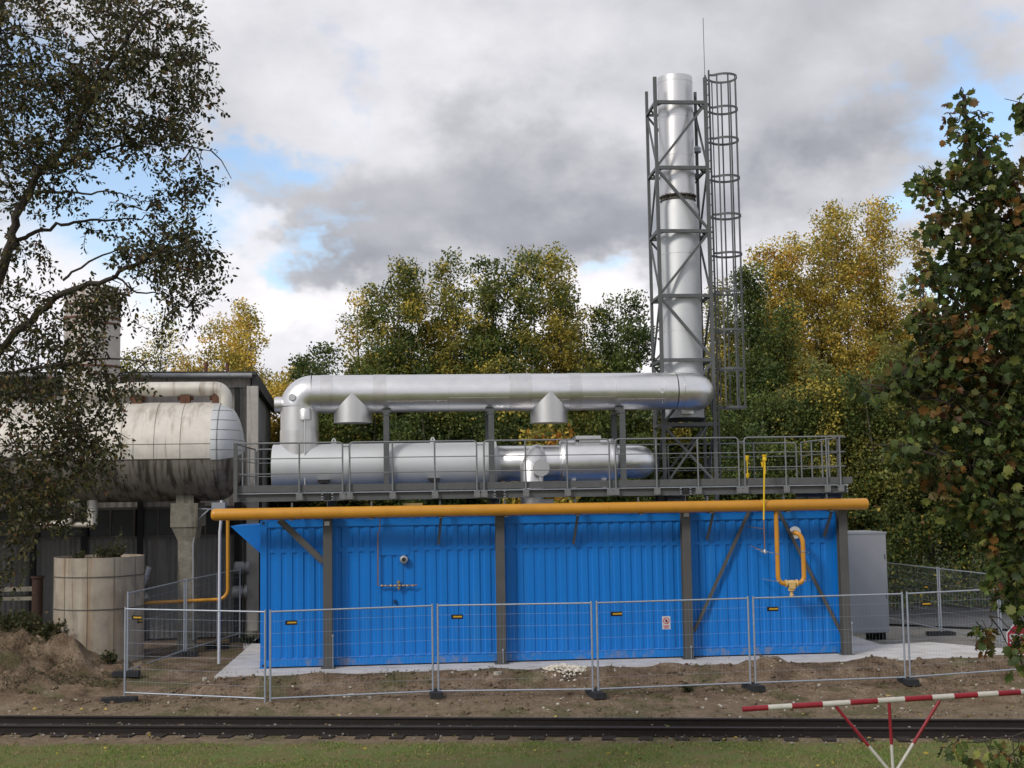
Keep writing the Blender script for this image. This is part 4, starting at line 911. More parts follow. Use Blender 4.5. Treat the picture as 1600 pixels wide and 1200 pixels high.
m.v = [(.02-v[1], v[0]+.02, v[2]) for v in m.v]; m.build('side_wall', 'wall', bh)
m = MB(B); m.box((-BL-.2, -.35, zro-.10), (.16, BDp+.2, zro)); m.box((.04, -.30, zro-.42), (.20, BDp+.2, zro-.10)); rf_ = m.build('roof', 'roof', bh)
m = MB(B); m.tube([(-BL, -.42, zro-.12), (.05, -.42, zro-.12)], .07, 8); 
for k in range(12): m.tube([(-.6-k*1.1, -.42, zro-.12), (-.57-k*1.1, -.42, zro-.12)], .085, 8)
m.build('gutter', 'gutter', rf_)
m = MB(B)
for k in range(10):
    u = -.6-k*1.28; m.box((u-1.2, .01, zg0+.02), (u, .045, zg1-.02))
wb_ = m.build('window_band', 'glassd', bh)
m = MB(B)
for k in range(20): u = -.6-k*.64; m.box((u-.025, -.03, zg0), (u+.025, .01, zg1))
m.box((-BL, -.035, zg1-.05), (0, -.002, zg1+.02)); m.box((-BL, -.05, zg0-.02), (0, -.012, zg0+.04)); m.build('window_frame', 'seam', wb_)
for x in (52, 132, 219, 370):
    u = B.px(x, 850, -.1)[0]; m = MB(B); m.box((u-.07, -.20, -.1), (u+.07, -.04, zfa)); m.build('steel_stanchion', 'dark', bh)
for x in (318, 352): 
    u = B.px(x, 577, -.1)[0]; m = MB(B); m.tube([(u, .6, zro), (u, .6, zro+.35)], .05, 8); m.build('roof_vent', 'rust', rf_)
pl = thing('concrete_pillar', 'pale rendered pillar at the right corner of the old building', 'pillar', B((.05, -.6, 0)), R(8))
a = B.px(392, 800, -.55); m = MB(B); ax0 = B.px(385.5, 800, -.55)[0]; ax1 = B.px(403, 800, -.55)[0]; m.box((ax0, -.62, -.12), (ax1, -.25, zfa-.0)); m.build('shaft', 'plaster', pl)
m = MB(B); m.box((ax0-.03, -.65, -.15), (ax1+.03, -.24, .1)); m.build('base', 'oldconc', pl)
dp = thing('pipe_run', 'black vertical pipes in the gap between pale pillar and blue container', 'pipe', B((.5, -.7, 0)), R(8))
for xx, r_ in ((407, .05), (376, .045)):
    u = B.px(xx, 900, -.7)[0]; m = MB(B); m.tube([(u, -.72, -.1), (u, -.72, B.px(400, 690, -.7)[2])], r_, 10); m.build('vertical_pipe', 'dark', dp)
for (x, y) in ((377, 887), (374, 925)):
    q = B.px(x, y, -.9); f = thing('pipe_flange_stub', 'upper dark grey capped pipe stub on the wall by the pale pillar' if y < 900 else 'lower dark grey capped pipe stub on the wall by the pale pillar', 'pipe', B(q), R(8))
    m = MB(B); m.lathe((q[0]-.20, -.9, q[2]), (q[0]+.22, -.9, q[2]), [(0, .12), (.04, .17), (.28, .17), (.28, .13), (.34, .13), (.34, .19), (.42, .19)], 20); m.tube([(q[0]-.1, -.9, q[2]), (q[0]-.1, 0, q[2])], .08, 10); m.build('stub', 'cabinet' if y > 9999 else 'gutter', f)

# horizontal clad tank
TD = 33.0
T = Frame(at(288, 800, TD), R(6)); T.o.z = 0
ztt = T.px(290, 629, 0)[2]; ztb = T.px(290, 783, 0)[2]; tr = (ztt-ztb)/2; tz = (ztt+ztb)/2; ue_ = T.px(382, 705, 0)[0]; u_s = T.px(338, 705, 0)[0]
tk = thing('storage_tank', 'huge horizontal tank with weathered beige metal cladding and black streaked underside', 'tank', T((-4, 0, 0)), R(6))
TL = -12.0
def halfshell(m, u0, u1, rfun, n, a0, a1, zc_, k=1):
    v_ = []; cols = [u0+(u1-u0)*i/k for i in range(k+1)]
    for u in cols:
        for j in range(n+1):
            t = a0+(a1-a0)*j/n; r_ = rfun(u); v_.append((u, -r_*math.cos(t), zc_+r_*math.sin(t)))
    m.add(v_, [(i*(n+1)+j, (i+1)*(n+1)+j, (i+1)*(n+1)+j+1, i*(n+1)+j+1) for i in range(k) for j in range(n)], True)
zcut = T.px(290, 717, -tr)[2]; ang = math.asin((zcut-tz)/tr) if abs(zcut-tz) < tr else -.1
def endr(u):
    if u <= u_s: return tr
    t = (u-u_s)/(ue_-u_s); return max(.02, tr*(1-t**2.6)**.5)
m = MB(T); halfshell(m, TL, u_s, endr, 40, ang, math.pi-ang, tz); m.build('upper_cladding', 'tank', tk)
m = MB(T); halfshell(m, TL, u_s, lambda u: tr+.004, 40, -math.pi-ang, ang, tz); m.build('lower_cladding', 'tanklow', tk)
m = MB(T)
us = [u_s+(ue_-u_s)*math.sin(math.pi/2*i/14) for i in range(15)]
v_ = []; n = 64
for u in us:
    for j in range(n): t = 2*math.pi*j/n; r_ = endr(u); v_.append((u, -r_*math.cos(t), tz+r_*math.sin(t)))
m.add(v_, [(i*n+j, (i+1)*n+j, (i+1)*n+(j+1) % n, i*n+(j+1) % n) for i in range(14) for j in range(n)], True)
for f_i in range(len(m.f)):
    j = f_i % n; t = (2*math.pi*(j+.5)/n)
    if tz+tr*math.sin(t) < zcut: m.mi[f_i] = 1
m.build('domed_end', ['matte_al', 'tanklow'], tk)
m = MB(T)                  # standing seams
for x in (240, 281, 338): u = T.px(x, 700, -tr)[0]; m.lathe((u-.008, 0, tz), (u+.008, 0, tz), [(0, tr-.01), (0, tr+.005), (.010, tr+.005), (.010, tr-.01)], 64, caps=False)
for k in range(8): u = T.px(240, 700, -tr)[0]-.8-k*1.1; m.lathe((u-.008, 0, tz), (u+.008, 0, tz), [(0, tr-.01), (0, tr+.005), (.010, tr+.005), (.010, tr-.01)], 64, caps=False)
z0 = T.px(240, 694, -tr)[2]; aa = math.asin((z0-tz)/tr); m.tube([(TL, -(tr+.004)*math.cos(aa), z0), (u_s, -(tr+.004)*math.cos(aa), z0)], .007, 5)
m.tube([(TL, -(tr+.006)*math.cos(ang), zcut), (u_s, -(tr+.006)*math.cos(ang), zcut)], .014, 5)
for k in range(9):         # ribs on the dome
    zz_ = tz+tr*(-.8+.2*k)
    pts = []
    for u in us[:-1]:
        r_ = endr(u)+.004
        if abs(zz_-tz) < r_*.98: 
            pts.append((u, -math.sqrt(r_*r_-(zz_-tz)**2), zz_))
    if len(pts) > 2: m.tube(pts, .006, 4, caps=False)
m.build('cladding_seam', 'seam', tk)
# the vertical deaerator standing on it
hs = thing('vertical_tower_vessel', 'old streaked vertical metal vessel rising behind the tree branches at the left', 'vessel', T((-3, .4, ztt)), R(6))
Yw = 1.0; u0_, u1_ = T.px(100, 560, Yw)[0], T.px(187, 560, Yw)[0]; uc_ = (u0_+u1_)/2; rc = (u1_-u0_)/2; zt_ = T.px(145, 449, Yw)[2]
m = MB(T); m.lathe((uc_, Yw, tz), (uc_, Yw, zt_), [(0, rc), (zt_-tz-.25, rc), (zt_-tz-.1, rc*.93), (zt_-tz, rc*.6), (zt_-tz+.05, .05)], 40); m.build('shell', 'stackold', hs)
m = MB(T)
for y, e_ in ((473, .02), (494, .03), (503, .015), (570, .03), (610, .02), (655, .04)): z = T.px(145, y, Yw-rc)[2]; m.lathe((uc_, Yw, z-.025), (uc_, Yw, z+.025), [(0, rc-.01), (0, rc+e_), (.05, rc+e_), (.05, rc-.01)], 40, caps=False)
m.build('shell_band', 'rust', hs)
# steam pipe along the tank top
sp_ = thing('steam_pipe', 'fat insulated beige pipe lying along the top of the old tank', 'pipe', T((-1, -.2, ztt)), R(6))
r_ = .185; z_p = T.px(270, 608, -.2)[2]; a0, a1 = T.px(120, 608, -.2)[0], T.px(352, 608, -.2)[0]
m = MB(T); m.tube([Vector((a0, -.2, z_p)), Vector((a1-.25, -.2, z_p))]+[Vector(p) for p in elbow((a1-.25, -.2, z_p), (1, 0, 0), (a1, -.2, z_p-.3), 8)][1:]+[Vector((a1, -.2, ztt-.3))], r_, 24); m.build('insulated_pipe', 'tank', sp_)
m = MB(T)
for x in (215, 290, 340): u = T.px(x, 622, -.2)[0]; m.box((u-.12, -.32, ztt-.1), (u+.12, -.08, z_p-r_+.02)); m.lathe((u-.2, -.2, z_p-r_-.06), (u+.2, -.2, z_p-r_-.06), [(0, .05), (.4, .05)], 8)
m.build('pipe_rest', 'rust', sp_)
# T-headed support column
tc_ = thing('concrete_support', 'weathered concrete column with square head carrying the old tank', 'column', T((0, 0, -.1)), R(6))
wq = -tr*.55
def qx(x, y, w=wq): q = T.px(x, y, w); return q[0], q[2]
h0 = qx(266, 824); h1 = qx(309, 786); m = MB(T); m.box((h0[0], wq, h0[1]), (h1[0], tr*.6, h1[1])); m.box((h0[0]+.12, wq+.1, h1[1]), (h1[0]-.12, tr*.5, ztb+.32)); m.build('head', 'oldconc', tc_)
s0 = qx(277, 846); s1 = qx(303, 846)
m = MB(T); v_ = [(h0[0]+.02, wq+.02, h0[1]), (h1[0]-.02, wq+.02, h0[1]), (s1[0], wq+.1, s1[1]), (s0[0], wq+.1, s0[1])]; m.prism(v_, (0, .9, 0)); m.build('haunch', 'oldconc', tc_)
m = MB(T); m.box((s0[0], wq+.1, -.3), (s1[0], wq+.62, s0[1])); m.build('shaft', 'oldconc', tc_)
tc2 = thing('concrete_support', 'second concrete column under the old tank, mostly hidden by the left tree', 'column', T((-7, 0, -.1)), R(6))
m = MB(T); dx = -7.2; m.box((h0[0]+dx, wq, h0[1]), (h1[0]+dx, tr*.6, h1[1])); m.box((h0[0]+.12+dx, wq+.1, h1[1]), (h1[0]-.12+dx, tr*.5, ztb+.32)); m.build('head', 'oldconc', tc2)
m = MB(T); m.box((s0[0]+dx, wq+.1, -.3), (s1[0]+dx, wq+.62, h0[1])); m.build('shaft', 'oldconc', tc2)
# pipes below the tank
up = thing('insulated_pipe', 'pale horizontal pipe with two short risers under the old tank', 'pipe', T((-4, -.3, 2.5)), R(6))
m = MB(T); q0, q1, q2 = T.px(48, 823, -.3), T.px(108, 818, -.3), T.px(114, 795, -.3)
m.tube([q0, (q1[0]-.1, -.3, q1[2])]+[tuple(p) for p in elbow((q1[0]-.1, -.3, q1[2]), (1, 0, 0), (q2[0], -.3, q2[2]), 6)][1:]+[(q2[0], -.3, ztb+.1)], .10, 14); a = T.px(144, 820, -.3); m.tube([(a[0], -.3, a[2]), (a[0], -.3, ztb+.1)], .13, 14); m.tube([(q1[0], -.25, q1[2]-.03), (a[0], -.25, a[2])], .07, 10); m.build('lagging', 'tank', up)
fo = thing('foil_wrapped_pipe', 'crumpled silver foil wrapped pipe elbow right of the rusty bin', 'pipe', T((-1, -.5, 1)), R(6))
m = MB(T); pts = [T.px(232, 885, -.5), T.px(226, 900, -.5), T.px(219, 917, -.5), T.px(222, 937, -.5)]; m.tube(pts, [.10, .14, .13, .09], 12)
pts = [T.px(214, 938, -.6), T.px(232, 932, -.6)]; m.tube(pts, .11, 12); m.build('foil', 'foil', fo)
tp = thing('gas_riser', 'thin ochre gas pipe dropping behind the fence and turning left along the old wall', 'pipe', T((0, -.6, .6)), R(6))
m = MB(T); a = T.px(356, 810, -.6); b = T.px(356, 930, -.6); c = T.px(215, 944, -.6)
m.tube([(a[0], -.6, a[2])]+[(b[0], -.6, b[2]+.15)]+[tuple(p) for p in elbow((b[0], -.6, b[2]+.15), (0, 0, -1), (b[0]-.25, -.6, b[2]-.10), 6)][1:]+[(c[0], -.6, c[2]+.02)], .045, 10); m.build('pipe_length', 'yellow', tp)
wd = thing('drainpipe', 'white plastic drainpipe with grey hopper box left of the blue hood', 'drainpipe', P((-1.2, 2.0, 0)), TH)
a = P.px(345, 818, 2.0); m = MB(P); m.tube([(a[0]+.02, 2, GZ+.3), (a[0], 2, a[2]), (a[0]-.02, 2, a[2]-.2), (a[0]-.03, 2, -.12)], .036, 10); m.build('pipe_length', 'white', wd)
a = P.px(331, 798, 2); b = P.px(352, 785, 2); m = MB(P); m.box((a[0], 1.95, a[2]-.1), (b[0], 2.25, b[2])); m.build('hopper', 'cabinet', wd)
cbk = thing('steel_rod_frame', 'thin white steel bracket between the concrete column and the drainpipe hopper', 'bracket', T((.4, -.6, 3)), R(6))
m = MB(T); m.tube([T.px(309, 795, -.6), T.px(334, 796, -.6)], .02, 6); m.tube([T.px(309, 812, -.6), T.px(326, 797, -.6)], .02, 6); m.tube([T.px(307, 815, -.6), T.px(302, 850, -.6), T.px(302, 1000, -.6)], .022, 6); m.build('rod', 'cabinet', cbk)
# round rusty bin
SD = 31.0; a, b = at(74, 880, SD), at(212, 880, SD); sx_, sr = (a.x+b.x)/2, (b.x-a.x)/2; sy_ = SD+.6; zt_ = at(143, 871, SD).z
si = thing('round_bin', 'round open bin of rust stained cream panels half buried in soil', 'bin', (sx_, sy_, -.2), 0)
m = MB(); m.lathe((sx_, sy_, -.3), (sx_, sy_, zt_), [(0, sr), (zt_+.3, sr), (zt_+.3, sr-.04), (zt_+.15, sr-.04)], 56, caps=False); m.build('shell', 'silo', si)
m = MB()
for y in (902, 953): z = at(140, y, SD-.4).z; m.lathe((sx_, sy_, z-.012), (sx_, sy_, z+.012), [(0, sr-.01), (0, sr+.014), (.024, sr+.014), (.024, sr-.01)], 56, caps=False)
for k in range(11): t = 2*math.pi*k/11+.2; c_, s_ = math.cos(t), math.sin(t); m.bar((sx_+c_*(sr+.004), sy_+s_*(sr+.004), -.3), (sx_+c_*(sr+.004), sy_+s_*(sr+.004), zt_), .006, .008)
m.build('panel_seam', 'seam', si)
m = MB(); m.lathe((sx_, sy_, zt_-.2), (sx_, sy_, zt_-.02), [(0, sr-.05), (.1, sr-.05), (.15, sr*.5), (.18, .05)], 30); m.build('soil_fill', 'ground', si)
rb2 = thing('rusty_drum', 'small rusty brown post stub left of the round bin', 'drum', at(58, 930, 31.5), 0)
q = at(59, 900, 31.5); m = MB(); m.lathe((q.x, q.y, -.1), (q.x, q.y, q.z), [(0, .13), (q.z+.1, .13)], 16); m.lathe((q.x, q.y, q.z-.05), (q.x, q.y, q.z), [(0, .16), (.05, .16)], 16); m.build('stub', 'rustdark', rb2)
lp = thing('concrete_beam_stack', 'two weathered pale concrete beams stacked left of the round bin', 'beam', at(20, 950, 32), 0)
for y in (922, 936):
    m = MB(); a, b = at(-120, y+4, 31.8), at(56, y-4, 31.8); m.box((a.x, 31.7, a.z), (b.x, 32.2, b.z)); m.build('beam', 'oldconc', lp)

# ------------------------------------------------------------------ foliage
def leaf_mesh(name, C_, D_, S_, colr, template, parent=None, m='leaf', curl=None):
    """C_: (n,3) centres, D_: (n,3) leaf directions, S_: (n,) sizes, colr: (n,3); template (verts, faces) in the x-y plane"""
    n = len(C_); tv, tf = template; tv = np.array(tv, float); k = len(tv)
    d = D_/np.linalg.norm(D_, axis=1, keepdims=True); r = rng.normal(size=(n, 3)); s = np.cross(d, r); s /= np.linalg.norm(s, axis=1, keepdims=True); nn = np.cross(s, d)
    V = C_[:, None, :]+S_[:, None, None]*(tv[None, :, 0, None]*s[:, None, :]+tv[None, :, 1, None]*d[:, None, :]+tv[None, :, 2, None]*nn[:, None, :])
    V = V.reshape(-1, 3); loops = []; starts = []; totals = []; q = 0
    base = np.arange(n)*k
    allf = [base[:, None]+np.array(f)[None, :] for f in tf]
    lv = np.concatenate([a.reshape(-1) for a in allf]); tot = np.concatenate([np.full(n, len(f)) for f in tf]); st_ = np.concatenate([[0], np.cumsum(tot)[:-1]])
    if parent is not None:
        inv = np.array(MATS[parent.name].inverted()); V = V@inv[:3, :3].T+inv[:3, 3]
    me = bpy.data.meshes.new(name); me.vertices.add(len(V)); me.vertices.foreach_set('co', V.astype(np.float32).reshape(-1))
    me.loops.add(len(lv)); me.loops.foreach_set('vertex_index', lv.astype(np.int32))
    me.polygons.add(len(tot)); me.polygons.foreach_set('loop_start', st_.astype(np.int32))
    try: me.polygons.foreach_set('loop_total', tot.astype(np.int32))
    except Exception: pass
    at_ = me.attributes.new('leafcol', 'FLOAT_COLOR', 'POINT'); cc_ = np.ones((n, k, 4)); cc_[:, :, :3] = colr[:, None, :]; at_.data.foreach_set('color', cc_.astype(np.float32).reshape(-1))
    me.update(calc_edges=True); me.validate(); me.materials.append(M[m])
    o = bpy.data.objects.new(name, me); COL.objects.link(o)
    if parent is not None: o.parent = parent; MATS[o.name] = MATS[parent.name]
    return o
T_DIAMOND = ([(0, -.5, 0), (.34, -.05, .06), (0, .5, 0), (-.34, -.05, .06)], [(0, 1, 2, 3)])
T_LEAF = ([(0, -.5, 0), (.22, -.25, .05), (.26, .05, .07), (0, .5, -.04), (-.26, .05, .07), (-.22, -.25, .05), (0, 0, 0)], [(0, 1, 2, 6), (6, 2, 3), (0, 6, 4, 5), (6, 3, 4)])
T_MAPLE = ([(0, -.40, 0), (.28, -.34, -.06), (.30, -.18, .02), (.52, .0, -.14), (.33, .10, .02), (.36, .36, -.12), (.19, .30, .02), (0, .56, -.14), (-.19, .30, .02), (-.36, .36, -.12), (-.33, .10, .02), (-.52, .0, -.14), (-.30, -.18, .02), (-.28, -.34, -.06), (0, 0, .04)],
           [(14, 0, 1, 2), (14, 2, 3, 4), (14, 4, 5, 6), (14, 6, 7, 8), (14, 8, 9, 10), (14, 10, 11, 12), (14, 12, 13, 0)])
def pick(pal, n, jit=.22):
    w = np.array([p[0] for p in pal], float); w /= w.sum(); c = np.array([p[1] for p in pal])[rng.choice(len(pal), n, p=w)]
    return c*(1+jit*rng.normal(size=(n, 1))).clip(.4, 1.8)
GREEN = (.125, .165, .040); DGREEN = (.060, .095, .028); OLIVE = (.25, .235, .050); YEL = (.56, .45, .09); GOLD = (.66, .46, .09); ORA = (.42, .19, .035); PALE = (.24, .25, .085); BRN = (.14, .075, .03)

def bg_tree(px, topy, wpx, Y, pal, label, seed, dens=1.0, low=.10, spiky=1.0, leaf=.105, name='deciduous_tree'):
    r_ = random.Random(seed); base = at(px, 800, Y); base.z = -.4; top = at(px, topy, Y); H = top.z-base.z; Rw = wpx*.66*Y/FPX
    t = thing(name, label, 'tree', base, 0, 'trees behind the plant')
    m = MB(); lean = (r_.uniform(-.03, .03), r_.uniform(-.03, .03))
    tp_ = [(base.x+lean[0]*h*H+.12*math.sin(h*7+seed), base.y+lean[1]*h*H, base.z+h*H*.93) for h in (0, .15, .3, .5, .7, .85, 1)]
    m.tube(tp_, [.15*H/12*(1-.97*h) for h in (0, .15, .3, .5, .7, .85, 1)], 7, caps=False)
    def trunk(h):
        i = min(5, int(np.searchsorted((0, .15, .3, .5, .7, .85, 1), h/.93)-1)); i = max(0, i); hs = (0, .15, .3, .5, .7, .85, 1); f = (h/.93-hs[i])/(hs[i+1]-hs[i]); return Vector(tp_[i]).lerp(Vector(tp_[i+1]), min(1, f))
    Cc = []
    leaders = [(tp_[1], Vector(tp_[-1]), 1.0)]
    nlead = 5+int(Rw*2.2)
    for i in range(nlead):          # fan of ascending leaders, each carrying its own plume
        h0 = r_.uniform(.08, .42); az = i*2.4+r_.uniform(-.4, .4); off = Rw*r_.uniform(.35, .80); hh_ = r_.uniform(.55, .97)-.22*off/max(Rw, .1)*r_.random()
        s_ = trunk(h0); e_ = Vector((base.x+math.cos(az)*off, base.y+math.sin(az)*off, base.z+hh_*H)); leaders.append((s_, e_, hh_))
    for (s_, e_, hh_) in leaders:
        s_ = Vector(s_); mid_ = s_.lerp(e_, .45)+Vector(((e_.x-s_.x)*.22, (e_.y-s_.y)*.22, 0)); L3 = (e_-s_).length
        if hh_ != 1.0: m.tube([s_, mid_, e_], [.06*H/12, .04, .008], 5, caps=False)
        nk = int(L3*4.6)
        for k in range(nk):
            f = .12+.88*(k+r_.random())/nk; c_ = s_.lerp(mid_, f/.45) if f < .45 else mid_.lerp(e_, (f-.45)/.55)
            rad = Rw*.46*(1-.62*f)*r_.uniform(.3, 1.15)+.08; a_ = r_.uniform(0, 6.28); q_ = c_+Vector((math.cos(a_)*rad, math.sin(a_)*rad, rad*r_.uniform(.1, .8)))
            if q_.z-base.z < low*H: continue
            if rad > .3: m.tube([c_, c_.lerp(q_, .5)+Vector((0, 0, -.04)), q_], [.018, .012, .005], 3, caps=False)
            Cc.append((q_, r_.uniform(.15, .32), f))
            if rad > .7: Cc.append((c_.lerp(q_, .55), r_.uniform(.15, .28), f))
    m.build('trunk', 'bark2', t)
    C_, D_, Cl = [], [], []
    for (c_, sg, f) in Cc:
        n = int(r_.uniform(100, 200)*dens**.6*(sg/.26)**1.3*(1.4 if Y < 50 else 1)); p = rng.normal(size=(n, 3)).clip(-1.7, 1.7)*[sg, sg, sg*.8]; C_.append(p+np.array(c_))
        dv = rng.normal(size=(n, 3))+np.array([0, 0, -.4]); D_.append(dv); bc = pick(pal, 1, .12)[0]; Cl.append(np.where(rng.random((n, 1)) < .72, bc[None, :], pick(pal, n, .1))*(1+.20*rng.normal(size=(n, 1))).clip(.5, 1.7))
    C_ = np.concatenate(C_); D_ = np.concatenate(D_); Cl = np.concatenate(Cl); keep = C_[:, 2] > -.3; C_, D_, Cl = C_[keep], D_[keep], Cl[keep]
    leaf_mesh('crown', C_, D_, leaf*rng.uniform(.6, 1.35, len(C_)), Cl, T_DIAMOND, t)
    return t
MIX = [(5, GREEN), (3, OLIVE), (2, DGREEN), (1.5, YEL)]
GG = [(5, GREEN), (2, DGREEN), (1.5, OLIVE)]
GO = [(4, YEL), (2.6, GOLD), (2.4, OLIVE), (.5, ORA)]
GO2 = [(3, YEL), (2, GOLD), (3, OLIVE), (1.2, PALE), (.6, GREEN)]
DK_ = [(5, DGREEN), (4, GREEN), (.6, OLIVE)]
PL_ = [(4, PALE), (3, OLIVE), (2, YEL), (1, GREEN)]
TREES = [
 (566, 428, 90, 50, GO2, 'thin pale golden tree at the left edge of the central group', .6),
 (628, 393, 150, 46, MIX, 'broad green and yellow tree, left of the central group behind the flue', 1.1),
 (712, 368, 120, 47, [(4, GREEN), (3, OLIVE), (2.5, YEL)], 'tall green tree with yellow tinged top behind the flue middle', 1.0),
 (782, 370, 115, 46, GG+[(1, YEL)], 'tall dark green tree behind the middle of the flue', 1.1),
 (862, 364, 120, 47, [(3, OLIVE), (3, YEL), (2.5, GREEN)], 'tall olive tree with golden right side, above the right branch stub', .9),
 (898, 455, 76, 49, MIX, 'small green and yellow tree at the right edge of the central group', .8),
 (500, 520, 150, 45, DK_, 'low rounded dark green tree above the left end of the flue', 1.1),
 (385, 445, 100, 50, GO, 'golden yellow tree rising above the old building roof', .7),
 (318, 478, 125, 51, GO, 'golden tree above the old roof, left of the taller one', .8),
 (235, 470, 150, 53, PL_, 'pale sparse tree behind the old vertical vessel', .5),
 (452, 560, 90, 47, GO, 'low golden tree between the old building and the flue elbow', .9),
 (980, 433, 92, 46, DK_, 'narrow dark green tree just left of the lattice tower', 1.1),
 (1062, 520, 90, 48, MIX, 'green tree directly behind the chimney', .9),
 (1130, 418, 90, 49, PL_, 'pale tree seen through the ladder cage', .6),
 (1188, 385, 92, 46, DK_, 'tall dark green tree just right of the ladder cage', 1.2),
 (1232, 334, 105, 49, GO, 'golden tree behind the dark green one, right of the tower', .75),
 (1316, 305, 112, 50, GO, 'tallest broad golden tree midway between tower and maple', .8),
 (1392, 286, 104, 52, GO, 'tall golden tree with the highest top, left of the maple', .75),
 (1455, 318, 120, 53, GO, 'golden tree partly covered by the maple crown', .9),
 (1290, 545, 160, 44, PL_+[(4, GREEN)], 'bushy mid green tree below the golden trees', 1.0),
 (1395, 525, 190, 44, GG+[(3, OLIVE), (2, PALE)], 'bushy green tree beside the left edge of the maple', 1.1),
 (1200, 600, 160, 43, DK_, 'low dark green tree behind the right platform railing', 1.1),
 (1500, 480, 200, 44, DK_, 'dark green tree hidden behind the maple', 1.1),
 (1610, 420, 220, 46, GG, 'dark green tree at the right edge of the picture, behind the maple', 1.0),
 (660, 560, 180, 43, DK_, 'low dark green tree behind the left half of the flue', 1.1),
 (820, 575, 180, 43, DK_+[(1.2, YEL)], 'low dark tree with yellow patches behind the right half of the flue', 1.1),
 (935, 610, 130, 44, GG, 'low green tree behind the flue, left of the tower base', 1.1),
 (555, 590, 120, 44, GG+[(1, YEL)], 'low green tree behind the flue down duct', 1.0),
]
for i, (px, ty, wp, Y, pal, lab, dn) in enumerate(TREES): bg_tree(px, ty, wp, Y, pal, lab, i+11, dn)
bg_tree(858, 652, 110, 38.5, [(3, YEL), (3, ORA), (3, OLIVE), (1.5, GREEN)], 'low orange yellow bush seen under the right branch stub', 77, 1.2, low=.2, leaf=.15, name='bush')
# thick undergrowth at the wood's edge
n = 110000; xx = rng.uniform(-13, 27, n); dep = rng.random(n)**1.3
yb = np.array([40.8+.8*mn.noise((x*.4, 0, 0)) for x in xx]) ; hh = np.array([3.0+1.3*mn.noise((x*.35, 4, 0))+.7*mn.noise((x*1.1, 8, 0))+max(0, (x-6))*.07 for x in xx])
zz2 = rng.random(n)**.8*hh; C_ = np.stack([xx, yb+dep*3.0+zz2*.25, zz2-.1], 1)
ok = np.array([mn.noise((a*.9, b*.9, c_*1.1)) > -.22 for a, b, c_ in C_]); C_ = C_[ok]; xk = C_[:, 0] > -9; C_ = C_[xk]
o = leaf_mesh('undergrowth', C_, rng.normal(size=C_.shape)+[0, 0, -.3], rng.uniform(.08, .18, len(C_)), pick([(5, DGREEN), (4, GREEN), (1.2, OLIVE), (.4, YEL), (.3, BRN)], len(C_), .3), T_DIAMOND)
tag(o, 'dark thicket of shrubs along the foot of the trees', 'undergrowth', kind='stuff')

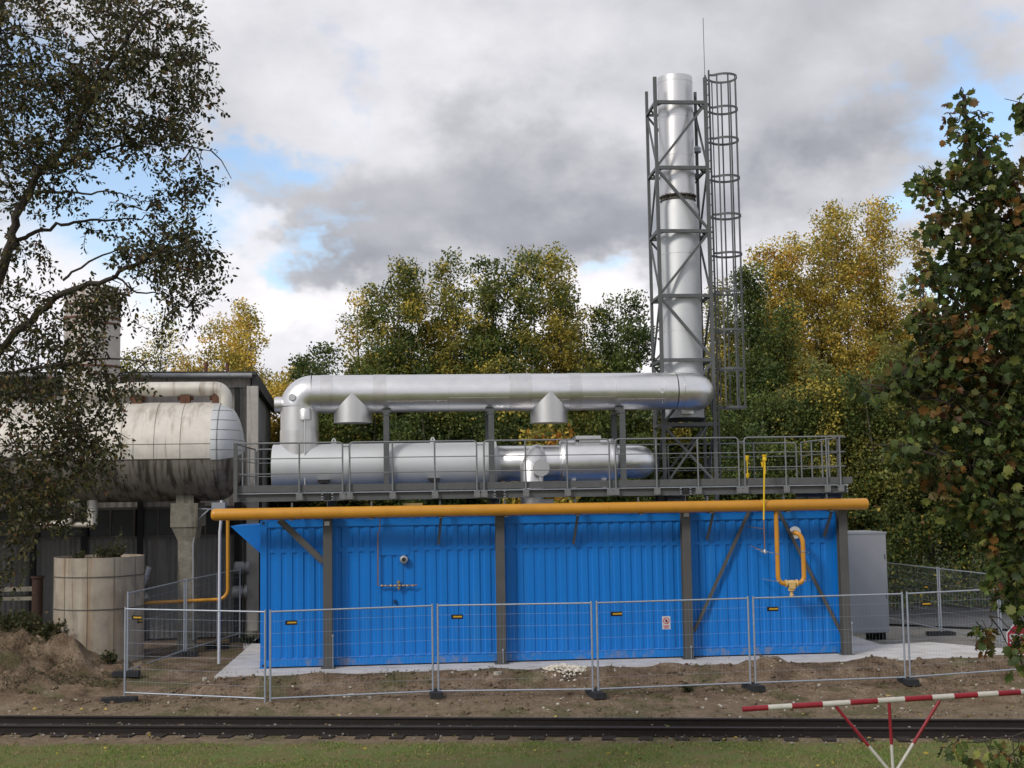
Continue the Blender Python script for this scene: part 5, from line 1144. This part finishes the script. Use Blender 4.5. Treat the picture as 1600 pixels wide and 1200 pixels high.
def near_tree(root, loc, clusters, limbs, twig_l, leaf_s, pal, tmpl, n_scale, droop, step, seed, twig_r=.004, offset=.02, warm=None):
    """clusters: (cx, cy, rx, ry, Y, depth, twigs); a twig = chain of points with leaves along it"""
    r_ = random.Random(seed); tw_ = MB(); C_, D_, Cl = [], [], []
    segs = []
    for pts, rad in limbs:
        V_ = [at(x, y, Y) for x, y, Y in pts]; k = len(V_)
        sm = []
        for i in range(k-1):
            p0, p1, p2, p3 = V_[max(i-1, 0)], V_[i], V_[i+1], V_[min(i+2, k-1)]
            for j in range(5):
                t_ = j/5; sm.append(.5*((2*p1)+(p2-p0)*t_+(2*p0-5*p1+4*p2-p3)*t_*t_+(3*p1-p0-3*p2+p3)*t_**3))
        sm.append(V_[-1]); nn = len(sm); sm = [p+Vector((r_.gauss(0, .012), r_.gauss(0, .03), r_.gauss(0, .012))) for p in sm]
        segs.append((sm, [rad*(1-.82*i/(nn-1)) for i in range(nn)]))
    allp = [p for s_, _ in segs for p in s_]
    for (cx, cy, rx, ry, Y, dp, cnt) in clusters:
        for i in range(int(cnt*n_scale)):
            while True:
                a, b = r_.uniform(-1, 1), r_.uniform(-1, 1)
                if a*a+b*b < 1: break
            p = at(cx+a*rx, cy+b*ry, Y+r_.uniform(-dp, dp)); L_ = twig_l*r_.uniform(.6, 1.4)
            near = min(allp, key=lambda q: (q-p).length_squared); out = (p-near); out = out.normalized() if out.length > .05 else Vector((r_.gauss(0, 1), r_.gauss(0, 1), 0)).normalized()
            d = (out*.7+Vector((r_.gauss(0, .5), r_.gauss(0, .5), r_.gauss(0, .3)))).normalized()
            q = p-d*L_*.5; pts = [q.copy()]; ns = max(3, int(L_/step))
            for k in range(ns):
                d = (d+Vector((r_.gauss(0, .10), r_.gauss(0, .10), -droop*.12+r_.gauss(0, .06)))).normalized(); q = q+d*step; pts.append(q.copy())
                for side in (-1, 1):
                    if r_.random() < .13: continue
                    lat = d.cross(Vector((r_.gauss(0, 1), r_.gauss(0, 1), r_.gauss(0, 1)))).normalized(); ld_ = (d*.5+lat*.8+Vector((0, 0, -droop))).normalized()
                    C_.append(q+ld_*(leaf_s*.5+offset)); D_.append(ld_)
            if i % 2 == 0: tw_.tube(pts[::2] if len(pts) > 5 else pts, twig_r, 3, caps=False)
            if i % 9 == 0 and (near-p).length < 1.8: tw_.tube([near, near.lerp(pts[0], .5)+Vector((0, 0, .05)), pts[0]], [.012, .008, .005], 4, caps=False)
    for s_, rs in segs: tw_.tube(s_, rs, 8, caps=False)
    tw_.build('trunk', 'bark', root)
    C_ = np.array(C_); D_ = np.array(D_); n_ = len(C_); cl = pick(pal, n_, .25)
    # whole sprays turn together: mix colour by place
    big = np.array([mn.noise((c[0]*1.7, c[1]*1.7, c[2]*1.7)) for c in C_])
    if warm is not None:
        w_ = np.array([mn.noise((c[0]*2.6+9, c[1]*2.6, c[2]*3.4)) for c in C_]); hot = (w_+.16*rng.normal(size=n_)) > .24; cl[hot] = pick(warm, int(hot.sum()), .22)
    leaf_mesh('crown', C_, D_, leaf_s*rng.uniform(.65, 1.25, n_), cl*(1+(.25 if warm is None else .55)*big[:, None]).clip(.45, 1.8), tmpl, root)
    return n_

# large small-leaved tree at the left
rt = at(-190, 800, 14.5); LT = thing('fruit_tree', 'large dark small-leaved tree filling the left edge, limbs reaching over the old tank', 'tree', (rt.x, rt.y, -.55), 0)
limbs = [([(-190, 1320, 14.5), (-190, 1000, 14.5), (-170, 760, 14.5), (-140, 560, 14.4), (-60, 350, 14.3), (-20, 150, 14.2), (10, -80, 14.2)], .17),
 ([(-165, 720, 14.5), (-60, 610, 14.3), (0, 543, 14.2), (60, 487, 14.1), (112, 450, 14.0), (180, 432, 14.0), (228, 405, 13.9), (290, 380, 13.9)], .06),
 ([(-150, 620, 14.5), (-40, 500, 14.2), (5, 420, 14.2), (22, 350, 14.1), (48, 290, 14.1), (100, 225, 14.0), (165, 110, 14.0), (225, 30, 14.0)], .075),
 ([(5, 410, 14.2), (30, 375, 14.2), (75, 357, 14.3), (130, 345, 14.3), (185, 345, 14.3), (235, 335, 14.3)], .03),
 ([(40, 300, 14.1), (85, 300, 14.0), (130, 302, 13.9), (190, 302, 13.9), (230, 330, 13.9)], .02),
 ([(60, 270, 14.1), (110, 250, 14.2), (160, 235, 14.3), (240, 225, 14.3), (330, 235, 14.3)], .025),
 ([(-150, 640, 14.4), (-40, 590, 14.0), (60, 575, 13.8), (150, 562, 13.7), (245, 562, 13.7)], .028),
 ([(-160, 780, 14.4), (-60, 720, 14.0), (50, 715, 13.8), (120, 700, 13.7), (170, 680, 13.7)], .03),
 ([(-100, 760, 14.2), (-30, 740, 13.8), (40, 745, 13.7), (90, 780, 13.6), (60, 830, 13.6)], .015),
 ([(180, 432, 14.0), (215, 455, 14.0), (255, 458, 14.0), (290, 480, 14.0)], .014),
 ([(150, 130, 14.0), (230, 90, 13.9), (290, 95, 13.9), (345, 100, 13.9)], .022),
 ([(100, 440, 14), (150, 400, 14.2), (210, 385, 14.2), (300, 360, 14.2)], .015)]
CL = [(90, 60, 150, 90, 14.3, 1.1, 300), (245, 55, 76, 75, 14.1, .8, 118), (298, 120, 46, 50, 14.0, .6, 34), (60, 180, 120, 90, 14.3, 1.0, 230), (200, 160, 110, 65, 14.1, .8, 150), (-80, 120, 120, 160, 14.5, 1.0, 150),
 (250, 215, 80, 34, 14.2, .6, 44), (288, 300, 46, 60, 14.1, .6, 46), (265, 390, 78, 42, 14.0, .6, 105), (290, 440, 50, 55, 14.0, .5, 44), (150, 225, 100, 34, 14.2, .7, 40), (30, 270, 60, 60, 14.3, .8, 60),
 (215, 335, 50, 50, 14.1, .5, 12), (120, 345, 90, 50, 14.2, .6, 9), (110, 285, 60, 24, 14.2, .5, 10),
 (30, 410, 60, 40, 14.3, .8, 26), (30, 480, 80, 35, 14.2, .8, 42), (150, 465, 60, 24, 14.0, .5, 46), (30, 560, 80, 55, 14.1, .8, 75), (110, 540, 50, 50, 14.0, .6, 44), (50, 640, 95, 50, 13.9, .8, 88), (130, 620, 60, 50, 13.8, .6, 54),
 (140, 690, 52, 45, 13.7, .5, 70), (50, 730, 85, 55, 13.8, .7, 88), (40, 800, 60, 45, 13.7, .6, 52), (90, 770, 60, 50, 13.7, .6, 44), (10, 860, 45, 60, 13.7, .4, 22), (-100, 500, 110, 200, 14.5, 1.0, 130), (-90, 750, 90, 110, 14.2, .9, 60),
 (170, 600, 50, 30, 13.8, .5, 16), (250, 500, 50, 30, 14, .4, 8)]
nl_ = near_tree(LT, rt, CL, limbs, .42, .056, [(5, (.054, .058, .024)), (3.4, (.036, .041, .018)), (2.2, (.12, .108, .036)), (.7, (.13, .065, .035)), (.5, (.16, .12, .035))], T_LEAF, 1.0, .35, .036, 5)
print('left leaves', nl_)
# maple at the right
rt = at(1760, 900, 14.0); RTT = thing('maple_tree', 'dense dark maple with orange tinged leaves filling the right edge', 'tree', (rt.x, rt.y, -.5), 0)
limbs = [([(1760, 1330, 14), (1755, 1000, 14), (1735, 700, 14), (1700, 450, 14), (1640, 330, 14), (1570, 300, 13.9), (1532, 250, 13.9), (1515, 200, 13.9), (1500, 145, 13.9)], .12),
 ([(1720, 620, 14), (1640, 560, 13.8), (1560, 520, 13.7), (1480, 460, 13.6), (1440, 440, 13.6)], .035),
 ([(1745, 820, 14), (1650, 720, 13.6), (1540, 660, 13.4), (1440, 620, 13.3), (1350, 600, 13.3)], .04),
 ([(1745, 860, 14), (1640, 780, 13.5), (1520, 730, 13.3), (1420, 700, 13.2), (1370, 695, 13.2)], .035),
 ([(1750, 960, 14), (1660, 900, 13.5), (1580, 900, 13.3), (1545, 960, 13.2)], .025),
 ([(1690, 430, 14), (1600, 360, 13.9), (1500, 310, 13.8), (1440, 275, 13.8)], .03),
 ([(1750, 1150, 14), (1680, 1120, 12.8), (1600, 1145, 12.2), (1490, 1165, 12.0)], .02),
 ([(1700, 450, 14), (1680, 250, 14), (1650, 120, 14), (1610, 150, 13.9)], .03)]
CLM = [(1503, 150, 14, 9, 13.9, .1, 3), (1508, 185, 26, 16, 13.9, .15, 7), (1530, 225, 28, 28, 13.9, .25, 16), (1545, 270, 60, 30, 13.9, .4, 40), (1465, 283, 38, 22, 13.8, .3, 26), (1570, 330, 55, 45, 13.9, .5, 70),
 (1500, 350, 46, 30, 13.8, .4, 34), (1570, 420, 70, 60, 13.8, .6, 100), (1512, 430, 48, 40, 13.7, .5, 46), (1455, 425, 26, 20, 13.7, .3, 9), (1560, 520, 90, 60, 13.7, .6, 130), (1462, 492, 40, 30, 13.6, .4, 34),
 (1450, 565, 50, 34, 13.5, .4, 44), (1560, 620, 100, 65, 13.6, .6, 150), (1400, 600, 50, 20, 13.4, .4, 26), (1460, 645, 50, 18, 13.4, .4, 22), (1420, 700, 36, 20, 13.3, .3, 24), (1490, 725, 66, 32, 13.4, .5, 62), (1580, 720, 70, 55, 13.6, .6, 105),
 (1510, 785, 36, 20, 13.4, .4, 20), (1585, 815, 58, 48, 13.5, .6, 84), (1598, 890, 40, 46, 13.4, .5, 62), (1596, 935, 28, 18, 13.3, .3, 16), (1543, 985, 14, 8, 13.2, .12, 3), (1594, 1032, 8, 8, 13.2, .1, 2), (1600, 1000, 10, 14, 13.1, .1, 7), (1660, 600, 90, 350, 13.9, .9, 380), (1690, 950, 80, 120, 13.8, .6, 90),
 (1600, 170, 16, 20, 13.9, .1, 8), (1492, 1160, 20, 10, 12.0, .2, 3), (1575, 1170, 45, 14, 12.1, .3, 7), (1680, 1130, 40, 40, 12.6, .4, 14), (1590, 1196, 40, 8, 12.0, .3, 6)]
nl_ = near_tree(RTT, rt, CLM, limbs, .30, .105, [(5, (.055, .085, .024)), (4, (.085, .120, .032)), (2.2, (.17, .185, .045))], T_MAPLE, 1.0, .55, .062, 8, twig_r=.005, offset=.05,
  warm=[(3, (.22, .115, .032)), (2.4, (.15, .115, .035)), (1.2, (.12, .055, .025)), (3, (.10, .105, .03))])
print('maple leaves', nl_)

# weeds and shrubs
def weed(px, py, Y, w, h, n, pal, label, seed, name='weed', leaf=.07, zbase=None):
    b = at(px, py, Y); zb = gz(b.x, b.y)-.02 if zbase is None else zbase; b.z = zb; t = thing(name, label, 'plant', b, 0)
    m = MB(); r_ = random.Random(seed); C_, D_ = [], []
    for i in range(n):
        a = r_.uniform(0, 6.28); rr3 = w*r_.random()**.6; s_ = Vector((b.x+.3*rr3*math.cos(a), b.y+.3*rr3*math.sin(a), zb)); e_ = Vector((b.x+rr3*math.cos(a), b.y+rr3*math.sin(a), zb+h*r_.uniform(.4, 1)))
        mid_ = s_.lerp(e_, .6)+Vector((0, 0, .1*h)); m.tube([s_, mid_, e_], [.006, .004, .002], 3, caps=False)
        for k in range(9):
            f = .15+.85*r_.random(); c_ = s_.lerp(mid_, f/.6) if f < .6 else mid_.lerp(e_, (f-.6)/.4); C_.append(c_+Vector((r_.gauss(0, .03), r_.gauss(0, .03), r_.gauss(0, .03)))); D_.append(Vector((r_.gauss(0, 1), r_.gauss(0, 1), r_.gauss(.6, .6))))
    m.build('stems', 'bark2', t); C_ = np.array(C_); leaf_mesh('leaves', C_, np.array(D_), leaf*rng.uniform(.6, 1.3, len(C_)), pick(pal, len(C_), .25), T_DIAMOND, t)
WP = [(4, (.04, .055, .018)), (3, (.07, .075, .025)), (1, (.11, .085, .035))]
weed(170, 872, SD+.4, .45, .45, 70, WP, 'green weeds growing on top of the round bin', 1, zbase=zt_-.12)
weed(128, 872, SD+.5, .25, .25, 20, WP, 'small weed clump at the left of the bin top', 2, zbase=zt_-.12)
weed(185, 868, SD+.5, .12, 1.0, 10, WP, 'single tall leafy shoot rising from the round bin', 9, zbase=zt_-.12)
weed(10, 985, 30.2, .9, .75, 260, WP, 'dark bushy grass on the soil heap at the left edge', 3, name='bush', leaf=.10)
weed(60, 980, 30.4, .65, .6, 160, WP, 'dark bushy weeds on the soil heap beside the round bin', 4, name='bush', leaf=.10)
weed(172, 1010, 29.6, .22, .35, 26, WP, 'small weed at the foot of the round bin', 5)
weed(388, 1000, 33.4, .22, .4, 34, [(1, (.02, .04, .015))], 'small dark green plant at the base of the pale pillar', 6)
weed(1295, 1103, 19.2, .18, .12, 20, WP, 'small tuft in the sandy strip right of the barrier struts', 7)
weed(1075, 1052, 26.3, .14, .14, 16, WP, 'small green tuft on the soil bank below the third column', 8)
# lawn: short grass blades
n = 110000; xx = rng.uniform(-10.5, 10.5, n); yl = np.array([22.32-x*.06+.22*mn.noise((x*1.7, 3, 0)) for x in xx]); yy_ = yl-rng.random(n)**1.15*5.2
dn = np.array([mn.noise((a*.8, b*.8, 0))+.5*mn.noise((a*3, b*3, 5)) for a, b in zip(xx, yy_)]); keep = rng.random(n) < (.50+dn*1.2).clip(.06, 1); xx, yy_, dn = xx[keep], yy_[keep], dn[keep]
C_ = np.stack([xx, yy_, np.array([gz(a, b) for a, b in zip(xx, yy_)])+.018], 1); D_ = np.stack([rng.normal(size=len(xx))*.7, rng.normal(size=len(xx))*.7, np.full(len(xx), 1.0)], 1)
T_BLADE = ([(-.10, -.5, 0), (.10, -.5, 0), (.03, .5, .12)], [(0, 1, 2)])
cg = np.where((dn[:, None]+.30*rng.normal(size=(len(xx), 1))) > .14, pick([(3, (.13, .22, .045)), (2, (.20, .26, .06)), (1, (.34, .31, .14))], len(xx), .2), pick([(2, (.23, .21, .08)), (2, (.33, .26, .13)), (1.4, (.14, .19, .045))], len(xx), .2))
tag(leaf_mesh('grass', C_, D_, rng.uniform(.035, .075, len(xx)), cg, T_BLADE, None, 'grassblade'), 'short patchy green and straw coloured lawn in the foreground', 'grass', kind='stuff')
# dead grass and weeds on the soil heap and the bank
n = 16000; xx = np.concatenate([rng.uniform(-14, -8.6, n), rng.uniform(-9, 13, n//3)]); yy_ = np.concatenate([rng.uniform(27.2, 31, n), rng.uniform(24.0, 27.8, n//3)])
kp = np.array([mn.noise((a*.9, b*.9, 7))+.6*mn.noise((a*3, b*3, 2)) > .08 for a, b in zip(xx, yy_)]); xx, yy_ = xx[kp], yy_[kp]
C_ = np.stack([xx, yy_, np.array([gz(a, b) for a, b in zip(xx, yy_)])+.03], 1); D_ = rng.normal(size=C_.shape)*[.8, .8, .3]+[0, 0, .7]
tag(leaf_mesh('dry_grass', C_, D_, rng.uniform(.05, .13, len(xx)), pick([(3, (.11, .085, .05)), (2, (.06, .055, .028)), (1, (.20, .165, .09)), (1, (.05, .07, .025))], len(xx), .25), T_BLADE, None, 'grassblade'), 'thin dry brown grass and weeds on the soil heap and bank', 'dry grass', kind='stuff')
# loose stones and clods
def scatter(name, pts, sz, m, label, cat, seed=1, sink=.3):
    r_ = random.Random(seed); b = MB()
    ico = [(0, 0, 1), (.89, 0, .45), (.28, .85, .45), (-.72, .53, .45), (-.72, -.53, .45), (.28, -.85, .45), (.72, .53, -.45), (-.28, .85, -.45), (-.89, 0, -.45), (-.28, -.85, -.45), (.72, -.53, -.45), (0, 0, -1)]
    fc = [(0, 1, 2), (0, 2, 3), (0, 3, 4), (0, 4, 5), (0, 5, 1), (1, 6, 2), (2, 7, 3), (3, 8, 4), (4, 9, 5), (5, 10, 1), (6, 7, 2), (7, 8, 3), (8, 9, 4), (9, 10, 5), (10, 6, 1), (11, 7, 6), (11, 8, 7), (11, 9, 8), (11, 10, 9), (11, 6, 10)]
    for (x, y, z) in pts:
        s_ = sz[0]+(sz[1]-sz[0])*r_.random()**2.5; a = r_.uniform(0, 6.28); f = (r_.uniform(.7, 1.3), r_.uniform(.6, 1), r_.uniform(.4, .8)); vv = []
        for (i, j, k) in ico: q = r_.uniform(.8, 1.15)*s_; i2, j2 = i*f[0]*q, j*f[1]*q; vv.append((x+i2*math.cos(a)-j2*math.sin(a), y+i2*math.sin(a)+j2*math.cos(a), z+k*f[2]*q+s_*.2))
        b.add(vv, fc)
    return tag(b.build(name, m), label, cat, kind='stuff')
r_ = random.Random(5); pts = []
for k in range(1500):
    u_ = r_.uniform(-4, 17.5); d_ = r_.choice((r_.uniform(-1.7, -.1), r_.uniform(-4.2, -.1))); q = PA+pdir*u_+pnor*d_; pts.append((q.x, q.y, gz(q.x, q.y)))
scatter('soil_clods', pts, (.012, .075), 'ground', 'brown soil clods scattered over the dug bank', 'soil')
pts = [(q.x, q.y, gz(q.x, q.y)) for q in [PA+pdir*r_.uniform(-4, 17.5)+pnor*r_.uniform(-4.0, -.1) for k in range(500)]]
scatter('gravel', pts, (.008, .045), 'stone', 'pale stone chips scattered over the soil in front of the pavement', 'gravel', 2)
pts = []
for k in range(1100):
    c = (ra_ if r_.random() < .35 else na_)+tdir*r_.uniform(4, tl-4)+rsd*r_.uniform(-.55, .45); pts.append((c.x, c.y, -.50+r_.uniform(0, .02)))
scatter('track_ballast', pts, (.012, .035), 'oldstone', 'pale ballast stones along and between the rails', 'ballast', 3)
pts = []
q0 = gnd(882, 1056, -.16)
for k in range(800):
    a = r_.uniform(0, 6.28); rr4 = r_.random()**.7; x, y = q0.x+rr4*.46*math.cos(a), q0.y-.1+rr4*.34*math.sin(a)-(.25*r_.random()**2 if r_.random() < .4 else 0); pts.append((x, y, gz(x, y)+.07*(1-rr4)))
scatter('plaster_rubble', pts, (.015, .055), 'plasterpile', 'heap of whitish broken plaster lying on the soil bank', 'rubble', 4)
def slab(px, py, s_, label, z=-.42):
    q = gnd(px, py, z); zz3 = gz(q.x, q.y); m = MB(Frame((q.x, q.y, zz3), r_.uniform(0, 3))); pr = [(s_*math.cos(t)*r_.uniform(.7, 1.1), s_*.55*math.sin(t)*r_.uniform(.7, 1.1), -.03) for t in np.linspace(0, 5.6, 7)]
    m.prism(pr, (0, 0, .03+s_*.4)); o = m.build('stone', 'stone'); mw = Matrix.Translation((q.x, q.y, zz3)); o.data.transform(mw.inverted()); o.matrix_world = mw; tag(o, label, 'stone')
slab(548, 1096, .12, 'pale flat stone on the sandy strip below the copper pipe')
slab(577, 1098, .05, 'smaller pale stone right of the flat stone below the copper pipe')
slab(778, 1073, .10, 'brownish flat stone on the bank below the second column', -.3)
slab(1398, 1062, .11, 'whitish lump of rubble beside the fence foot below the grey cabinet')
slab(1138, 1046, .07, 'round pale stone on the bank right of the third column', -.25)
slab(320, 1060, .12, 'ochre flat stone by the left corner of the pavement', -.1)
# fallen leaves
n = 500; xx = rng.uniform(-10, 10, n); yy_ = rng.uniform(18, 26, n); C_ = np.stack([xx, yy_, np.array([gz(a, b) for a, b in zip(xx, yy_)])+.03], 1); D_ = np.stack([rng.normal(size=n), rng.normal(size=n), rng.normal(size=n)*.15], 1)
tag(leaf_mesh('fallen_leaves', C_, D_, rng.uniform(.04, .09, n), pick([(2, YEL), (2, BRN), (1, PALE), (1, (.3, .24, .1))], n, .2), T_LEAF), 'yellow and brown leaves fallen on lawn and sandy strip', 'leaves', kind='stuff')
